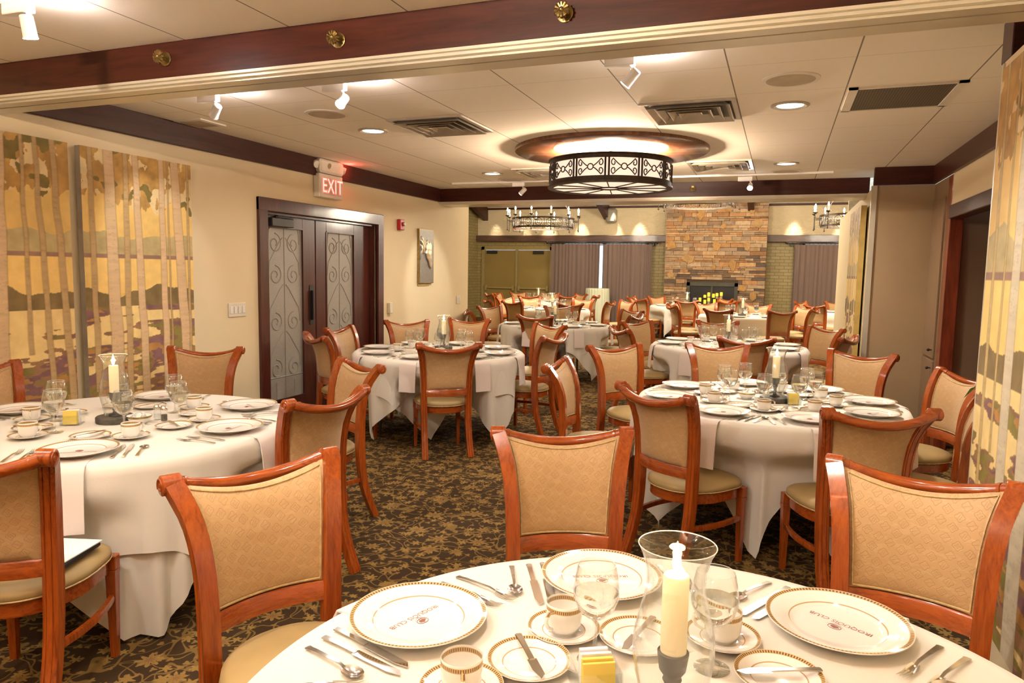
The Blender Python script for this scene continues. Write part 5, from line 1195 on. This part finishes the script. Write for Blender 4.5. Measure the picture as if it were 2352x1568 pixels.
def bowl(t,x,y):
    if not inview(x,y,ZC,40): return
    e=empty('creamer_bowl',(x,y,ZC)); tag(e,'small white gold-banded bowl filled with creamer tubs on','bowl',T[t][4],'creamer bowls')
    MB().lathe([(.001,.004),(.025,.0),(.028,.004),(.045,.018),(.056,.040),(.0545,.041),(.043,.020),(.026,.009),(.001,.008)],36).build('bowl_body',MAT['white'],e,ang=60); MB().lathe([(.052,.031),(.0567,.041),(.0558,.0418),(.0515,.033)],36,closed=True).build('gold_band',MAT['brass'],e)
    r=random.Random(3)
    for k in range(8):
        a=k*2.4; q=MB(); q.lathe([(.001,-.009),(.010,-.009),(.014,.009),(.0165,.0095),(.0165,.011),(.001,.011)],14); rr=.026*math.sqrt(k/8)
        q.xf(Matrix.Translation((rr*cos(a),rr*sin(a),.032+.014*(1-k/8)))@Matrix.Rotation(r.uniform(-.9,.9),4,'X')@Matrix.Rotation(r.uniform(-.8,.8),4,'Y')); q.build('creamer_tub',MAT['creamer'],e,ang=40)
bowl('T1',-2.86,2.50); bowl('T3',-.163,4.573); bowl('T0',-.02,.98)
def shaker(t,x,y,side):
    e=empty('salt_shaker' if side=='salt' else 'pepper_shaker',(x,y,ZC)); tag(e,'small glass '+side+' shaker beside the hurricane glass on','shaker',T[t][4],'shakers')
    MB().lathe([(.001,0),(.019,0),(.019,.004),(.0165,.03),(.017,.055),(.001,.055)],18).build('glass_jar',MAT['glass'],e,ang=40); MB().lathe([(.001,.003),(.014,.003),(.014,.032),(.001,.032)],14).build('contents',MAT['creamer'] if side=='salt' else MAT['ventdark'],e); MB().lathe([(.0175,.055),(.0175,.066),(.012,.074),(.001,.076)],18).build('cap',MAT['chrome'],e)
for t,(dx,dy) in dict(T2=(.05,-.14),T3=(-.10,-.07),T4=(.1,-.12),T5=(-.12,-.08),T1=(.14,.12)).items():
    cx,cy=HP[t]; shaker(t,cx+dx,cy+dy,'salt'); shaker(t,cx+dx+.055,cy+dy-.01,'pepper')
# ================================================================== PALM beside the right chairs
e=empty('potted_palm',(1.17,3.66,0)); tag(e,'green palm fronds reaching out from behind the right partition','plant')
MB().lathe([(.001,0),(.11,0),(.13,.02),(.155,.34),(.165,.36),(.15,.36),(.135,.33),(.001,.32)],28).build('planter',MAT['pot'],e)
r=random.Random(4)
for k,(dx,dy,h,ln) in enumerate(((-.06,.74,1.74,1),(-.08,.58,1.97,1),(.02,.45,1.34,1),(.10,.5,1.7,1),(-.16,.45,1.15,1))):
    P=[]
    for i in range(13): t=i/12; P.append(Vector((dx*t**1.6*1.4,dy*t**1.7,.33+(h-.33)*math.sin(min(1.0,t*1.15)*PI/2)-.22*max(0,t-.7)**1.2*3)))
    q=MB(); q.tube(P,[.006*(1-i/15) for i in range(13)],5)
    for i in range(5,13):
        for sd in (-1,1):
            p=P[i]; tg=(P[min(i+1,12)]-P[i-1]).normalized(); sdv=tg.cross(Vector((0,0,1))).normalized()*sd; L=.085*(1-.35*abs(i-8)/5); tip=p+(tg*.75+sdv*.5).normalized()*L-Vector((0,0,.04)); mid=(p+tip)/2+Vector((0,0,.02)); w=tg*.0045
            q.add([tuple(p-w),tuple(mid-w),tuple(tip),tuple(mid+w),tuple(p+w),tuple(mid-Vector((0,0,.003)))],[(0,1,5),(1,2,5),(2,3,5),(3,4,5),(4,0,5),(0,4,3,2,1)])
    q.build('frond',MAT['leaf'],e,smooth=False)
# ================================================================== LABELS: order from the left where look and place coincide
bpy.context.view_layer.update()
from collections import defaultdict
D=defaultdict(list)
for o,l,p,pos in REG: D[(l,p)].append((o,pos))
ORD=['first','second','third','fourth','fifth','sixth','seventh','eighth','ninth','tenth','eleventh','twelfth','thirteenth','fourteenth','fifteenth','sixteenth','seventeenth','eighteenth']
for (l,p),L in D.items():
    if len(L)<2: continue
    L.sort(key=lambda q:proj(*(q[1] or tuple(q[0].location)))[0])
    for i,(o,_) in enumerate(L):
        l=l.rstrip(',');w='leftmost' if i==0 else ('rightmost' if i==len(L)-1 else ORD[i]+' from left')
        o['label']=(l+' '+p+('' if l.endswith(',') and not p else ',')+' '+w).replace(',,',',')
